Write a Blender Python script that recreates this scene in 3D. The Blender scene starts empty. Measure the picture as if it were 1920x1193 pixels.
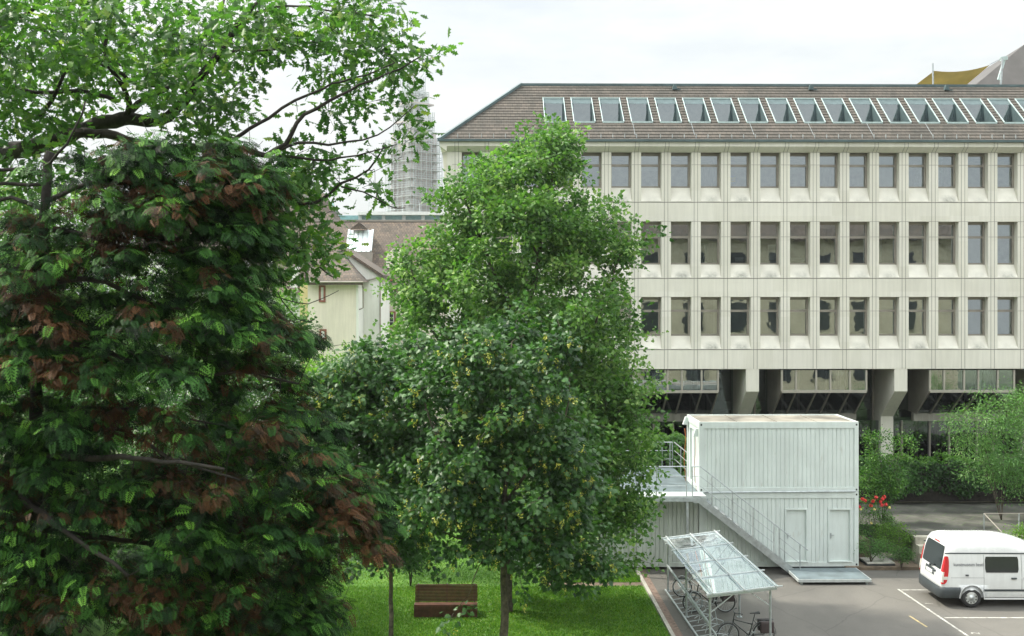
import bpy, bmesh, math, random
import numpy as np
from mathutils import Vector, Matrix, noise
R = math.radians
random.seed(7); rng = np.random.default_rng(11)
S = bpy.context.scene
COL = S.collection
# ------------------------------------------------------------------ camera, sky, sun, exposure
YAW = R(0.8); FPX = 1990.0; CX, CY = 933.0, 540.0; EYE = 10.7
cd = bpy.data.cameras.new('camera'); cam = bpy.data.objects.new('camera', cd); COL.objects.link(cam)
cam.location = (0, 0, EYE); cam.rotation_euler = (R(90), 0, -YAW)
cd.sensor_width = 36; cd.lens = FPX / 1920 * 36
cd.shift_x = (960 - CX) / 1920; cd.shift_y = -(596.5 - CY) / 1920
cd.clip_start = 0.1; cd.clip_end = 6000
S.camera = cam
SUN_EL, SUN_AZ = 50.0, -74.0      # azimuth from +Y towards +X (negative: to the left, behind the office)
W = bpy.data.worlds.new('World'); S.world = W; W.use_nodes = True
nt = W.node_tree; nt.nodes.clear()
def wn(t, **k):
    n = nt.nodes.new(t)
    for a, b in k.items(): setattr(n, a, b)
    return n
sky = wn('ShaderNodeTexSky', sky_type='NISHITA', sun_disc=False, sun_elevation=R(SUN_EL), sun_rotation=R(SUN_AZ), air_density=1.0, dust_density=2.0, ozone_density=1.0)
tc = wn('ShaderNodeTexCoord'); mp = wn('ShaderNodeMapping'); mp.inputs['Scale'].default_value = (1.2, 1.2, 4.5)
nz = wn('ShaderNodeTexNoise'); nz.inputs['Scale'].default_value = 2.2; nz.inputs['Detail'].default_value = 7; nz.inputs['Roughness'].default_value = .6
rp = wn('ShaderNodeValToRGB'); rp.color_ramp.elements[0].position = .36; rp.color_ramp.elements[0].color = (.68,)*3 + (1,); rp.color_ramp.elements[1].position = .58; rp.color_ramp.elements[1].color = (.98,)*3 + (1,)
mx = wn('ShaderNodeMix', data_type='RGBA'); mx.inputs[7].default_value = (7.1, 7.3, 7.15, 1)
bg = wn('ShaderNodeBackground'); bg.inputs['Strength'].default_value = 0.13
wo = wn('ShaderNodeOutputWorld')
L = nt.links.new
L(tc.outputs['Generated'], mp.inputs[0]); L(mp.outputs[0], nz.inputs['Vector']); L(nz.outputs['Fac'], rp.inputs[0])
L(rp.outputs[0], mx.inputs[0]); L(sky.outputs[0], mx.inputs[6])
# overcast sky: the zenith is brighter than the horizon
sx_ = wn('ShaderNodeSeparateXYZ'); L(tc.outputs['Generated'], sx_.inputs[0]); el = wn('ShaderNodeValToRGB'); e_ = el.color_ramp.elements
e_[0].position = 0; e_[0].color = (.225, .225, .225, 1); e_[1].position = 1; e_[1].color = (1, 1, 1, 1)
for p_, c_ in ((.12, .25), (.28, .29), (.5, .70)): q_ = e_.new(p_); q_.color = (c_, c_, c_, 1)
L(sx_.outputs[2], el.inputs[0]); mu_ = wn('ShaderNodeMix', data_type='RGBA', blend_type='MULTIPLY'); mu_.inputs[0].default_value = 1
L(mx.outputs[2], mu_.inputs[6]); L(el.outputs[0], mu_.inputs[7])
gn = wn('ShaderNodeMix', data_type='RGBA', blend_type='MULTIPLY'); gn.inputs[0].default_value = 1; gn.inputs[7].default_value = (1.9, 1.9, 1.9, 1); L(mu_.outputs[2], gn.inputs[6]); L(gn.outputs[2], bg.inputs[0]); L(bg.outputs[0], wo.inputs[0])
sl = bpy.data.lights.new('sun', 'SUN'); sl.energy = 3.2; sl.angle = R(1.5); sl.color = (1.0, .94, .82)
so = bpy.data.objects.new('sun', sl); COL.objects.link(so)
sd = Vector((math.sin(R(SUN_AZ)) * math.cos(R(SUN_EL)), math.cos(R(SUN_AZ)) * math.cos(R(SUN_EL)), math.sin(R(SUN_EL))))
so.rotation_euler = sd.to_track_quat('Z', 'Y').to_euler(); so.location = (0, 0, 60)
S.view_settings.view_transform = 'Standard'; S.view_settings.look = 'None'; S.view_settings.gamma = 1
S.view_settings.exposure = 1.12
S.cycles.max_bounces = 8; S.cycles.transparent_max_bounces = 12

# ------------------------------------------------------------------ helpers
def pw(px, py, Y):
    """world point on the plane y=Y seen at that pixel of the 1920x1193 photograph (survey helper)"""
    x, z = (px - CX) / FPX, -(py - CY) / FPX
    wx, wy = x * math.cos(YAW) + math.sin(YAW), -x * math.sin(YAW) + math.cos(YAW)
    return Vector((wx / wy * Y, Y, EYE + z / wy * Y))
def gp(px, py, z=0.0):
    a = pw(px, py, 1.0); t = (z - EYE) / (a.z - EYE)
    return Vector((a.x * t, t, z))
def tag(o, label=None, cat=None, group=None, kind=None):
    for k, v in (('label', label), ('category', cat), ('group', group), ('kind', kind)):
        if v: o[k] = v
    return o
def empty(name, loc=(0, 0, 0), rz=0, label=None, cat=None, group=None):
    o = bpy.data.objects.new(name, None); COL.objects.link(o); o.location = loc; o.rotation_euler = (0, 0, rz)
    o.empty_display_size = .2
    return tag(o, label, cat, group)
def link(name, me, m, parent=None):
    if m and not me.materials: me.materials.append(m)
    o = bpy.data.objects.new(name, me); COL.objects.link(o)
    if parent: o.parent = parent
    return o
class MB:
    def __init__(s): s.v = []; s.f = []
    def add(s, vs, fs):
        b = len(s.v); s.v += [tuple(p) for p in vs]; s.f += [tuple(i + b for i in f) for f in fs]; return s
    def box(s, x0, x1, y0, y1, z0, z1):
        return s.add([(x0,y0,z0),(x1,y0,z0),(x1,y1,z0),(x0,y1,z0),(x0,y0,z1),(x1,y0,z1),(x1,y1,z1),(x0,y1,z1)],
                     [(0,3,2,1),(4,5,6,7),(0,1,5,4),(1,2,6,5),(2,3,7,6),(3,0,4,7)])
    def prism(s, pts, axis, a, b):
        """extrude a 2D outline along an axis. axis x: pts=(y,z); y: (x,z); z: (x,y)"""
        def m(p, t): return {'x': (t, p[0], p[1]), 'y': (p[0], t, p[1]), 'z': (p[0], p[1], t)}[axis]
        n = len(pts); vs = [m(p, a) for p in pts] + [m(p, b) for p in pts]
        return s.add(vs, [tuple(range(n)), tuple(range(2*n-1, n-1, -1))] + [(i, i+n, (i+1) % n + n, (i+1) % n) for i in range(n)])
    def bar(s, p, q, w, h=None):
        p, q = Vector(p), Vector(q); h = h or w; d = (q - p).normalized()
        u = d.cross(Vector((0, 0, 1)));  u = Vector((1, 0, 0)) if u.length < 1e-4 else u.normalized(); v = u.cross(d)
        vs = [c + u * a * w / 2 + v * b * h / 2 for c in (p, q) for a, b in ((-1,-1),(1,-1),(1,1),(-1,1))]
        return s.add(vs, [(0,3,2,1),(4,5,6,7),(0,1,5,4),(1,2,6,5),(2,3,7,6),(3,0,4,7)])
    def tube(s, pts, r, n=8, closed=False):
        pts = [Vector(p) for p in pts]; m = len(pts); rs = r if isinstance(r, (list, tuple, np.ndarray)) else [r] * m
        vs = []; pu = None
        for i, p in enumerate(pts):
            if closed: d = pts[(i+1) % m] - pts[i-1]
            else: d = pts[min(i+1, m-1)] - pts[max(i-1, 0)]
            d.normalize()
            if pu is None:
                pu = d.cross(Vector((0, 0, 1)))
                if pu.length < 1e-3: pu = d.cross(Vector((1, 0, 0)))
            u = (pu - d * pu.dot(d)).normalized(); pu = u; v = d.cross(u)
            vs += [p + (u * math.cos(2*math.pi*k/n) + v * math.sin(2*math.pi*k/n)) * rs[i] for k in range(n)]
        fs = [(i*n+k, i*n+(k+1) % n, ((i+1) % m)*n+(k+1) % n, ((i+1) % m)*n+k) for i in range(m if closed else m-1) for k in range(n)]
        if not closed: fs += [tuple(range(n-1, -1, -1)), tuple((m-1)*n+k for k in range(n))]
        return s.add(vs, fs)
    def quad(s, a, b, c, d): return s.add([a, b, c, d], [(0, 1, 2, 3)])
    def build(s, name, m, parent=None, smooth=False, bevel=0):
        me = bpy.data.meshes.new(name); me.from_pydata(s.v, [], s.f)
        if bevel or smooth:
            bm = bmesh.new(); bm.from_mesh(me)
            bmesh.ops.recalc_face_normals(bm, faces=bm.faces)
            if bevel: bmesh.ops.bevel(bm, geom=list(bm.edges), offset=bevel, segments=2, affect='EDGES', profile=.6, clamp_overlap=True)
            bm.to_mesh(me); bm.free()
        if smooth: me.polygons.foreach_set('use_smooth', [True] * len(me.polygons))
        me.update()
        return link(name, me, m, parent)
def copy_tree(o, parent=None):
    c = o.copy(); COL.objects.link(c); c.parent = parent
    for ch in list(o.children): copy_tree(ch, c)
    return c
# ---------- materials
def newmat(name):
    m = bpy.data.materials.new(name); m.use_nodes = True; t = m.node_tree; return m, t, t.nodes['Principled BSDF'], t.links.new
def ramp(t, stops):
    r = t.nodes.new('ShaderNodeValToRGB'); e = r.color_ramp.elements
    while len(e) < len(stops): e.new(.5)
    for el, (p, c) in zip(e, stops): el.position = p; el.color = (*c, 1) if len(c) == 3 else c
    return r
def noisen(t, scale, detail=5, rough=.55, coord='Object', sc=None, dist=0):
    tc = t.nodes.new('ShaderNodeTexCoord'); n = t.nodes.new('ShaderNodeTexNoise')
    n.inputs['Scale'].default_value = scale; n.inputs['Detail'].default_value = detail; n.inputs['Roughness'].default_value = rough; n.inputs['Distortion'].default_value = dist
    if sc:
        mp = t.nodes.new('ShaderNodeMapping'); mp.inputs['Scale'].default_value = sc
        t.links.new(tc.outputs[coord], mp.inputs[0]); t.links.new(mp.outputs[0], n.inputs['Vector'])
    else: t.links.new(tc.outputs[coord], n.inputs['Vector'])
    return n
def mixc(t, fac, a, b, mode='MIX'):
    m = t.nodes.new('ShaderNodeMix'); m.data_type = 'RGBA'; m.blend_type = mode
    for i, v in ((0, fac), (6, a), (7, b)):
        if hasattr(v, 'is_linked') or hasattr(v, 'links'): t.links.new(v, m.inputs[i])
        else: m.inputs[i].default_value = v if i == 0 else (*v, 1)
    return m.outputs[2]
def bump(t, b, h, strength=.3, dist=.02):
    n = t.nodes.new('ShaderNodeBump'); n.inputs['Strength'].default_value = strength; n.inputs['Distance'].default_value = dist
    t.links.new(h, n.inputs['Height']); t.links.new(n.outputs[0], b.inputs['Normal'])
def mat(name, c, rough=.7, var=.12, scale=3, metal=0, bmp=0, bscale=40, streak=0, c2=None, spec=.5):
    m, t, b, l = newmat(name)
    n = noisen(t, scale, 6)
    dk = c2 or tuple(x * (1 - 2 * var) for x in c); lt = tuple(min(1, x * (1 + var)) for x in c)
    r = ramp(t, [(.3, dk), (.7, lt)]); l(n.outputs['Fac'], r.inputs[0]); out = r.outputs[0]
    if streak:
        s = noisen(t, 2.2, 4, .6, sc=(3, 3, .25)); rr = ramp(t, [(.42, (1 - streak,)*3), (.62, (1, 1, 1))]); l(s.outputs['Fac'], rr.inputs[0])
        out = mixc(t, 1.0, out, rr.outputs[0], 'MULTIPLY')
    l(out, b.inputs['Base Color']); b.inputs['Roughness'].default_value = rough; b.inputs['Metallic'].default_value = metal
    b.inputs['Specular IOR Level'].default_value = spec
    if bmp: bn = noisen(t, bscale, 6, .6); bump(t, b, bn.outputs['Fac'], bmp)
    return m
def glass(name, tint=(.75, .85, .85), ior=1.75, rough=.01, wave=.06, wscale=.9, sheen=None):
    m, t, b, l = newmat(name); t.nodes.remove(b); out = t.nodes['Material Output']
    fr = t.nodes.new('ShaderNodeFresnel'); fr.inputs[0].default_value = ior
    tr = t.nodes.new('ShaderNodeBsdfTransparent'); tr.inputs[0].default_value = (*tint, 1)
    gl = t.nodes.new('ShaderNodeBsdfGlossy'); gl.inputs['Roughness'].default_value = rough; gl.inputs[0].default_value = (.86, .95, 1, 1)
    mxs = t.nodes.new('ShaderNodeMixShader'); l(fr.outputs[0], mxs.inputs[0]); l(tr.outputs[0], mxs.inputs[1]); l(gl.outputs[0], mxs.inputs[2])
    if wave:
        n = noisen(t, wscale, 2, .5, sc=(1, 1, 1.6)); bp = t.nodes.new('ShaderNodeBump'); bp.inputs['Strength'].default_value = wave; bp.inputs['Distance'].default_value = .1
        oi = t.nodes.new('ShaderNodeNewGeometry'); l(oi.outputs['Position'], n.inputs['Vector'])
        l(n.outputs['Fac'], bp.inputs['Height']); l(bp.outputs[0], gl.inputs['Normal']); l(bp.outputs[0], fr.inputs['Normal'])
    if sheen:
        df = t.nodes.new('ShaderNodeBsdfDiffuse'); df.inputs[0].default_value = (.8, .85, .85, 1); m2 = t.nodes.new('ShaderNodeMixShader'); m2.inputs[0].default_value = sheen
        n2 = noisen(t, 4, 5); r2 = ramp(t, [(.35, (sheen * .4,)*3), (.75, (sheen * 1.6,)*3)]); l(n2.outputs['Fac'], r2.inputs[0]); l(r2.outputs[0], m2.inputs[0])
        l(mxs.outputs[0], m2.inputs[1]); l(df.outputs[0], m2.inputs[2]); l(m2.outputs[0], out.inputs[0])
    else: l(mxs.outputs[0], out.inputs[0])
    return m
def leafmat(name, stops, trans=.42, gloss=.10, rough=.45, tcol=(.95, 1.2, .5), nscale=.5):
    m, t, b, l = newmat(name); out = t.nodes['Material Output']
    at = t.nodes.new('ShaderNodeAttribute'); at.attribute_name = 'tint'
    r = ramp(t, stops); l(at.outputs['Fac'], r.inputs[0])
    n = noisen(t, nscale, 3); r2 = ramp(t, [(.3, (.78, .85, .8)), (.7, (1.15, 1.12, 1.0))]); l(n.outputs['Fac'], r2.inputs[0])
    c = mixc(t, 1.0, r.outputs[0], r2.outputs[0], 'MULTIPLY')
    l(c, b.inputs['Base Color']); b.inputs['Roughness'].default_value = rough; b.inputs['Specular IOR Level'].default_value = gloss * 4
    tl = t.nodes.new('ShaderNodeBsdfTranslucent'); c3 = mixc(t, 1.0, c, tcol, 'MULTIPLY'); l(c3, tl.inputs[0])
    ms = t.nodes.new('ShaderNodeMixShader'); ms.inputs[0].default_value = trans
    l(b.outputs[0], ms.inputs[1]); l(tl.outputs[0], ms.inputs[2]); l(ms.outputs[0], out.inputs[0])
    return m
def tilemat(name, c1, c2, mortar, tw=.18, th=.2, moss=.25):
    m, t, b, l = newmat(name); tc = t.nodes.new('ShaderNodeTexCoord'); sp = t.nodes.new('ShaderNodeSeparateXYZ'); l(tc.outputs['Object'], sp.inputs[0])
    ad = t.nodes.new('ShaderNodeMath'); ad.operation = 'ADD'; l(sp.outputs[0], ad.inputs[0]); l(sp.outputs[1], ad.inputs[1])
    ad.inputs[1].default_value = 0
    cb = t.nodes.new('ShaderNodeCombineXYZ'); l(sp.outputs[0], cb.inputs[0])
    mu = t.nodes.new('ShaderNodeMath'); mu.operation = 'MULTIPLY'; mu.inputs[1].default_value = 1.5; l(sp.outputs[2], mu.inputs[0]); l(mu.outputs[0], cb.inputs[1])
    br = t.nodes.new('ShaderNodeTexBrick'); l(cb.outputs[0], br.inputs['Vector']); br.inputs['Scale'].default_value = 1
    br.inputs['Brick Width'].default_value = tw; br.inputs['Row Height'].default_value = th; br.inputs['Mortar Size'].default_value = .016; br.inputs['Mortar Smooth'].default_value = .3
    br.inputs['Color1'].default_value = (*c1, 1); br.inputs['Color2'].default_value = (*c2, 1); br.inputs['Mortar'].default_value = (*mortar, 1); br.offset = .5
    n = noisen(t, .7, 8, .7); r = ramp(t, [(.35, (.62, .66, .62)), (.65, (1.12, 1.08, 1.02))]); l(n.outputs['Fac'], r.inputs[0])
    c = mixc(t, 1.0, br.outputs['Color'], r.outputs[0], 'MULTIPLY')
    n2 = noisen(t, 9, 6, .75); r2 = ramp(t, [(.58, (0, 0, 0)), (.72, (moss,)*3)]); l(n2.outputs['Fac'], r2.inputs[0])
    c = mixc(t, r2.outputs[0], c, (.42, .40, .33)); l(c, b.inputs['Base Color']); b.inputs['Roughness'].default_value = .85
    bump(t, b, br.outputs['Fac'], -.5, .03)
    return m
M = {}
M['concrete'] = mat('pale_concrete', (.68, .665, .59), .85, .05, .35, bmp=.15, bscale=25, streak=.06)
def panel_tone(m, px_, pz_, amt):
    t = m.node_tree; b = t.nodes['Principled BSDF']; src = b.inputs['Base Color'].links[0].from_socket
    tc = t.nodes.new('ShaderNodeTexCoord'); mp = t.nodes.new('ShaderNodeVectorMath'); mp.operation = 'SNAP'; mp.inputs[1].default_value = (px_, 50, pz_); t.links.new(tc.outputs['Object'], mp.inputs[0])
    wn_ = t.nodes.new('ShaderNodeTexWhiteNoise'); t.links.new(mp.outputs[0], wn_.inputs[0]); r = ramp(t, [(0, (1 - amt, 1 - amt, 1 - amt * 1.3)), (1, (1, 1, 1))]); t.links.new(wn_.outputs[0], r.inputs[0])
    t.links.new(mixc(t, 1.0, src, r.outputs[0], 'MULTIPLY'), b.inputs['Base Color'])
panel_tone(M['concrete'], 1.3728, 1.17, .07)
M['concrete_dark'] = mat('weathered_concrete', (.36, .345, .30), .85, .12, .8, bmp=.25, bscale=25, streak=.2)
M['joint'] = mat('joint_sealant', (.17, .165, .15), .9)
M['bronze'] = mat('brown_grey_metal', (.27, .25, .215), .5, .08, 2, metal=.25)
M['bronze_light'] = mat('anodised_metal', (.38, .36, .31), .45, .08, 2, metal=.3)
M['copper'] = mat('grey_green_sheet_metal', (.075, .115, .12), .5, .15, 2, metal=.3)
M['white_trim'] = mat('bright_sheet_edge', (.40, .50, .49), .4, .08, 5, metal=.2)
M['galv'] = mat('galvanised_steel', (.42, .46, .47), .45, .15, 6, metal=.6)
M['galv_light'] = mat('pale_galvanised_steel', (.48, .52, .52), .45, .08, 6, metal=.25)
M['steel_plate'] = mat('grey_steel_plate', (.15, .19, .205), .55, .2, 1.5, metal=.3, bmp=.1)
M['cont'] = mat('white_painted_steel', (.60, .665, .645), .45, .05, .8, streak=.07, bmp=.03, bscale=6)
M['cont2'] = mat('greyed_painted_steel', (.52, .57, .53), .5, .08, .8, streak=.16, bmp=.03, bscale=6)
def grime(m):
    t = m.node_tree; b = t.nodes['Principled BSDF']; src = b.inputs['Base Color'].links[0].from_socket
    n = noisen(t, 5, 6, .7, sc=(1, 1, .3)); r = ramp(t, [(.60, (0,)*3), (.74, (.45,)*3)]); t.links.new(n.outputs['Fac'], r.inputs[0])
    t.links.new(mixc(t, r.outputs[0], src, (.30, .27, .22)), b.inputs['Base Color'])
grime(M['cont']); grime(M['cont2'])
M['cont_roof'] = mat('dusty_container_roof', (.22, .205, .17), .9, .25, .9, c2=(.09, .085, .07))
M['tile'] = tilemat('roof_tiles', (.088, .076, .065), (.060, .053, .046), (.040, .036, .031), .22, .30, .15)
M['oldtile'] = tilemat('old_mossy_tiles', (.125, .093, .07), (.065, .052, .043), (.035, .03, .026), .22, .25, .5)
M['redtile'] = tilemat('red_tiles', (.24, .12, .10), (.18, .09, .08), (.1, .05, .04), .2, .22, .2)
M['glass'] = glass('window_glass', ior=3.9, wave=.03, wscale=1.2)
M['glass_dark'] = glass('tinted_glass', (.42, .5, .48), ior=2.3, wave=.08)
M['plexi'] = glass('shelter_glass', (.80, .85, .83), ior=1.22, wave=0, sheen=.17)
M['interior'] = mat('office_interior', (.42, .41, .38), .9)
for i_, c_ in enumerate(((.62, .60, .52), (.42, .40, .34), (.55, .58, .56))): M['blind%d' % i_] = mat('roller_blind_tone_%d' % i_, c_, .9, .06, 3)
M['curtain'] = mat('white_curtain', (.75, .78, .78), .9, .1, 8)
M['black'] = mat('black_rubber', (.02, .021, .022), .6)
M['blackplastic'] = mat('dark_grey_plastic', (.045, .055, .06), .5)
M['bark'] = mat('grey_brown_bark', (.085, .07, .052), .95, .35, 9, bmp=.8, bscale=30)
M['bark_dark'] = mat('dark_bark', (.027, .023, .019), .95, .35, 9, bmp=.8, bscale=30)
M['cream'] = mat('cream_render', (.68, .625, .54), .9, .05, .5, streak=.08)
M['yellow'] = mat('yellow_render', (.60, .51, .27), .9, .05, .5)
M['white'] = mat('white_render', (.72, .73, .70), .9, .05, .5, streak=.08)
M['redstone'] = mat('red_sandstone', (.25, .10, .075), .9, .1, 5)
M['wood'] = mat('reddish_wood_slats', (.075, .027, .014), .55, .3, 6)
M['woodgrey'] = mat('grey_boards', (.42, .41, .37), .85, .2, 4)

# ------------------------------------------------------------------ ground and setting
def sheet(name, pts, z, m, holes=None):
    mb = MB(); mb.add([(p[0], p[1], z) for p in pts], [tuple(range(len(pts)))])
    return tag(mb.build(name, m), kind='structure')
def asphalt():
    m, t, b, l = newmat('worn_asphalt'); n = noisen(t, .22, 8, .62, dist=.6); n2 = noisen(t, 60, 3)
    r = ramp(t, [(.25, (.07, .067, .06)), (.5, (.098, .093, .083)), (.75, (.13, .123, .108))]); l(n.outputs['Fac'], r.inputs[0])
    r2 = ramp(t, [(.3, (.75,)*3), (.7, (1.2,)*3)]); l(n2.outputs['Fac'], r2.inputs[0]); c = mixc(t, 1.0, r.outputs[0], r2.outputs[0], 'MULTIPLY')
    n3 = noisen(t, 1.3, 5, .6); r3 = ramp(t, [(.60, (0, 0, 0)), (.72, (.5,)*3)]); l(n3.outputs['Fac'], r3.inputs[0]); c = mixc(t, r3.outputs[0], c, (.06, .055, .05))
    tc = t.nodes.new('ShaderNodeTexCoord'); nd = noisen(t, .8, 4); md_ = t.nodes.new('ShaderNodeMix'); md_.data_type = 'VECTOR'; md_.inputs[0].default_value = .28; l(tc.outputs['Object'], md_.inputs[4]); l(nd.outputs['Color'], md_.inputs[5])
    vo = t.nodes.new('ShaderNodeTexVoronoi'); vo.feature = 'DISTANCE_TO_EDGE'; vo.inputs['Scale'].default_value = .32; l(md_.outputs[1], vo.inputs['Vector']); r4 = ramp(t, [(.0, (.74,)*3), (.004, (.86,)*3), (.008, (1,)*3)]); l(vo.outputs['Distance'], r4.inputs[0])
    c = mixc(t, 1.0, c, r4.outputs[0], 'MULTIPLY')
    n6 = noisen(t, 7, 4, .6); r6 = ramp(t, [(.66, (0, 0, 0)), (.70, (.55,)*3)]); l(n6.outputs['Fac'], r6.inputs[0]); c = mixc(t, r6.outputs[0], c, (.07, .062, .05))
    l(c, b.inputs['Base Color']); b.inputs['Roughness'].default_value = .85; bump(t, b, n2.outputs['Fac'], .4, .01); return m
M['asphalt'] = asphalt()
def grassm():
    m, t, b, l = newmat('lawn_green'); n = noisen(t, .55, 8, .7); n2 = noisen(t, 22, 4, .7)
    r = ramp(t, [(.28, (.10, .105, .03)), (.38, (.05, .135, .012)), (.55, (.08, .19, .018)), (.7, (.14, .26, .03))]); l(n.outputs['Fac'], r.inputs[0])
    r2 = ramp(t, [(.3, (.55,)*3), (.7, (1.35,)*3)]); l(n2.outputs['Fac'], r2.inputs[0]); c = mixc(t, 1.0, r.outputs[0], r2.outputs[0], 'MULTIPLY')
    l(c, b.inputs['Base Color']); b.inputs['Roughness'].default_value = .9; bump(t, b, n2.outputs['Fac'], .9, .05); return m
M['grass'] = grassm()
M['earth'] = mat('bare_earth', (.13, .10, .07), .95, .3, 3, bmp=.5)
M['land'] = mat('far_ground', (.10, .12, .07), .95, .2, .05)
def pave():
    m, t, b, l = newmat('stone_slabs'); tc = t.nodes.new('ShaderNodeTexCoord'); mp = t.nodes.new('ShaderNodeMapping'); mp.inputs['Rotation'].default_value = (0, 0, R(38)); l(tc.outputs['Object'], mp.inputs[0])
    br = t.nodes.new('ShaderNodeTexBrick'); l(mp.outputs[0], br.inputs['Vector']); br.inputs['Scale'].default_value = 1; br.inputs['Brick Width'].default_value = 1.1; br.inputs['Row Height'].default_value = .7; br.inputs['Mortar Size'].default_value = .02
    br.inputs['Color1'].default_value = (.055, .055, .05, 1); br.inputs['Color2'].default_value = (.11, .108, .098, 1); br.inputs['Mortar'].default_value = (.07, .1, .05, 1)
    n = noisen(t, 1.1, 8, .7); r = ramp(t, [(.35, (.5, .52, .48)), (.65, (1.15, 1.15, 1.1))]); l(n.outputs['Fac'], r.inputs[0])
    c = mixc(t, 1.0, br.outputs['Color'], r.outputs[0], 'MULTIPLY'); l(c, b.inputs['Base Color']); b.inputs['Roughness'].default_value = .75
    bump(t, b, br.outputs['Fac'], -.4, .02); return m
M['slab'] = pave()
sheet('ground', [(-500, -120), (500, -120), (500, 700), (-500, 700)], -.02, M['land'])
sheet('car_park', [(5.9, 18), (60, 18), (60, 53), (.8, 53), (.8, 40.2), (5.9, 40.2)], 0, M['asphalt'])
EDGE = [gp(1308, 1193), gp(1225, 1071)]
lawn_x = 5.75
sheet('lawn', [(-40, 0), (lawn_x, 0), (lawn_x, 37.9), (2.2, 37.9), (2.2, 40.2), (.8, 40.2), (.8, 66), (-40, 66)], .03, M['grass'])
sheet('lawn_strip', [(2.2, 38.4), (lawn_x, 38.4), (lawn_x, 40.2), (2.2, 40.2)], .032, M['grass'])
sheet('earth_path', [(2.2, 37.9), (lawn_x, 37.9), (lawn_x, 38.4), (2.2, 38.4)], .024, M['earth'])
k = MB(); k.box(lawn_x, lawn_x + .12, 0, 40.2, -.01, .10); tag(k.build('lawn_kerb', M['concrete_dark']), kind='structure')
k = MB(); k.box(lawn_x + .12, lawn_x + .40, 0, 40.2, -.01, .012); tag(k.build('gutter_strip', mat('reddish_pavers', (.17, .12, .095), .9, .25, 8)), kind='structure')
# grass tufts
def tufts(n, x0, x1, y0, y1):
    c = np.column_stack([rng.uniform(x0, x1, n), rng.uniform(y0, y1, n), np.full(n, .03)])
    a = rng.uniform(0, 2*np.pi, n); h = rng.uniform(.03, .075, n); w = rng.uniform(.010, .022, n); lean = rng.normal(0, .03, (n, 2))
    d = np.column_stack([np.cos(a), np.sin(a), np.zeros(n)]) * w[:, None]
    v = np.stack([c - d, c + d, c + np.column_stack([lean, h])], 1).reshape(-1, 3)
    return v
def raw_mesh(name, v, faces_per, nper, m, parent=None, tint=None, kind=None):
    """v: (N*nper,3); faces_per: list of index tuples for one unit"""
    N = len(v) // nper; me = bpy.data.meshes.new(name)
    me.vertices.add(len(v)); me.vertices.foreach_set('co', np.ascontiguousarray(v, dtype=np.float32).ravel())
    lt = np.array([len(f) for f in faces_per]); idx = np.concatenate([np.array(f) for f in faces_per])
    loops = (idx[None, :] + (np.arange(N) * nper)[:, None]).ravel(); tot = np.tile(lt, N); st = np.concatenate([[0], np.cumsum(tot)[:-1]])
    me.loops.add(len(loops)); me.loops.foreach_set('vertex_index', loops.astype(np.int32))
    me.polygons.add(len(tot)); me.polygons.foreach_set('loop_start', st.astype(np.int32)); me.polygons.foreach_set('loop_total', tot.astype(np.int32))
    if tint is not None:
        at = me.attributes.new('tint', 'FLOAT', 'FACE'); at.data.foreach_set('value', np.repeat(tint, len(faces_per)).astype(np.float32))
    me.update(calc_edges=True)
    o = link(name, me, m, parent)
    if kind: o['kind'] = kind
    return o
M['blade'] = leafmat('grass_blades', [(0, (.055, .14, .012)), (.7, (.12, .26, .025)), (1, (.22, .30, .05))], trans=.4, gloss=.05)
gv = np.concatenate([tufts(90000, -9.5, 5.7, 31.5, 37.9), tufts(9000, 2.2, 5.7, 38.4, 40.1), tufts(30000, -12, 2.2, 37.9, 46)])
tag(raw_mesh('lawn_grass', gv, [(0, 1, 2)], 3, M['blade'], tint=rng.random(len(gv) // 3)), 'short bright green grass blades of the lawn under the trees', 'grass', kind='stuff')

# ------------------------------------------------------------------ office building
FY = 49.0; REC = .36
zf = lambda py, Y=FY: pw(960, py, Y).z
WX0 = pw(866.0, 300, FY + REC).x; WX1 = pw(1863.2, 300, FY + REC).x; PITCH = (WX1 - WX0) / 18; OW = .95
LX = pw(838, 300, FY).x; NW = 27; RX = WX0 + NW * PITCH + 2
Zc0, Zc1, Zeave = zf(285), zf(274, FY - .32), zf(265, FY - .32)
rows = [(zf(285), zf(352, FY + REC), zf(379)), (zf(415), zf(496, FY + REC), zf(522)), (zf(557), zf(630, FY + REC), zf(656))]
ZB = zf(692.5)
office = empty('office_building', (LX, FY, 0), 0, 'long pale concrete office block with rows of recessed windows and a brown tiled mansard roof', 'building')
def ob(mb, name, m, parent=office, **k):
    mb.v = [(x - office.location.x, y - office.location.y, z) for x, y, z in mb.v]
    return mb.build(name, m, parent, **k)
w = MB(); BT = .5
zprev = Zc0
bands = [(rows[1][0], rows[0][2]), (rows[2][0], rows[1][2]), (ZB, rows[2][2])]
for z0, z1 in bands: w.box(LX, RX, FY, FY + BT, z0, z1)
for (zt, zb, zs) in rows:
    xs = [LX] + sum([[WX0 + i * PITCH, WX0 + i * PITCH + OW] for i in range(NW)], []) + [RX]
    for i in range(0, len(xs), 2): w.box(xs[i], xs[i+1], FY, FY + BT, zs, zt)
w.box(LX, LX + .4, FY + BT, FY + 14, ZB, Zc0); w.box(RX - .4, RX, FY + BT, FY + 14, ZB, Zc0); w.box(LX + .4, RX - .4, FY + 13.6, FY + 14, ZB, Zc0)
ob(w, 'wall', M['concrete'])
c = MB(); prof = [(FY + .2, Zc0), (FY, Zc0), (FY - .32, Zc1), (FY - .32, Zeave - .02), (FY + .2, Zeave - .02)]
c.prism(prof, 'x', LX, RX); c.prism([(LX, Zc0), (LX - .32, Zc1), (LX - .32, Zeave - .02), (LX, Zeave - .02)], 'y', FY - .32, FY + 14)
ob(c, 'cornice', M['concrete'])
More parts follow.
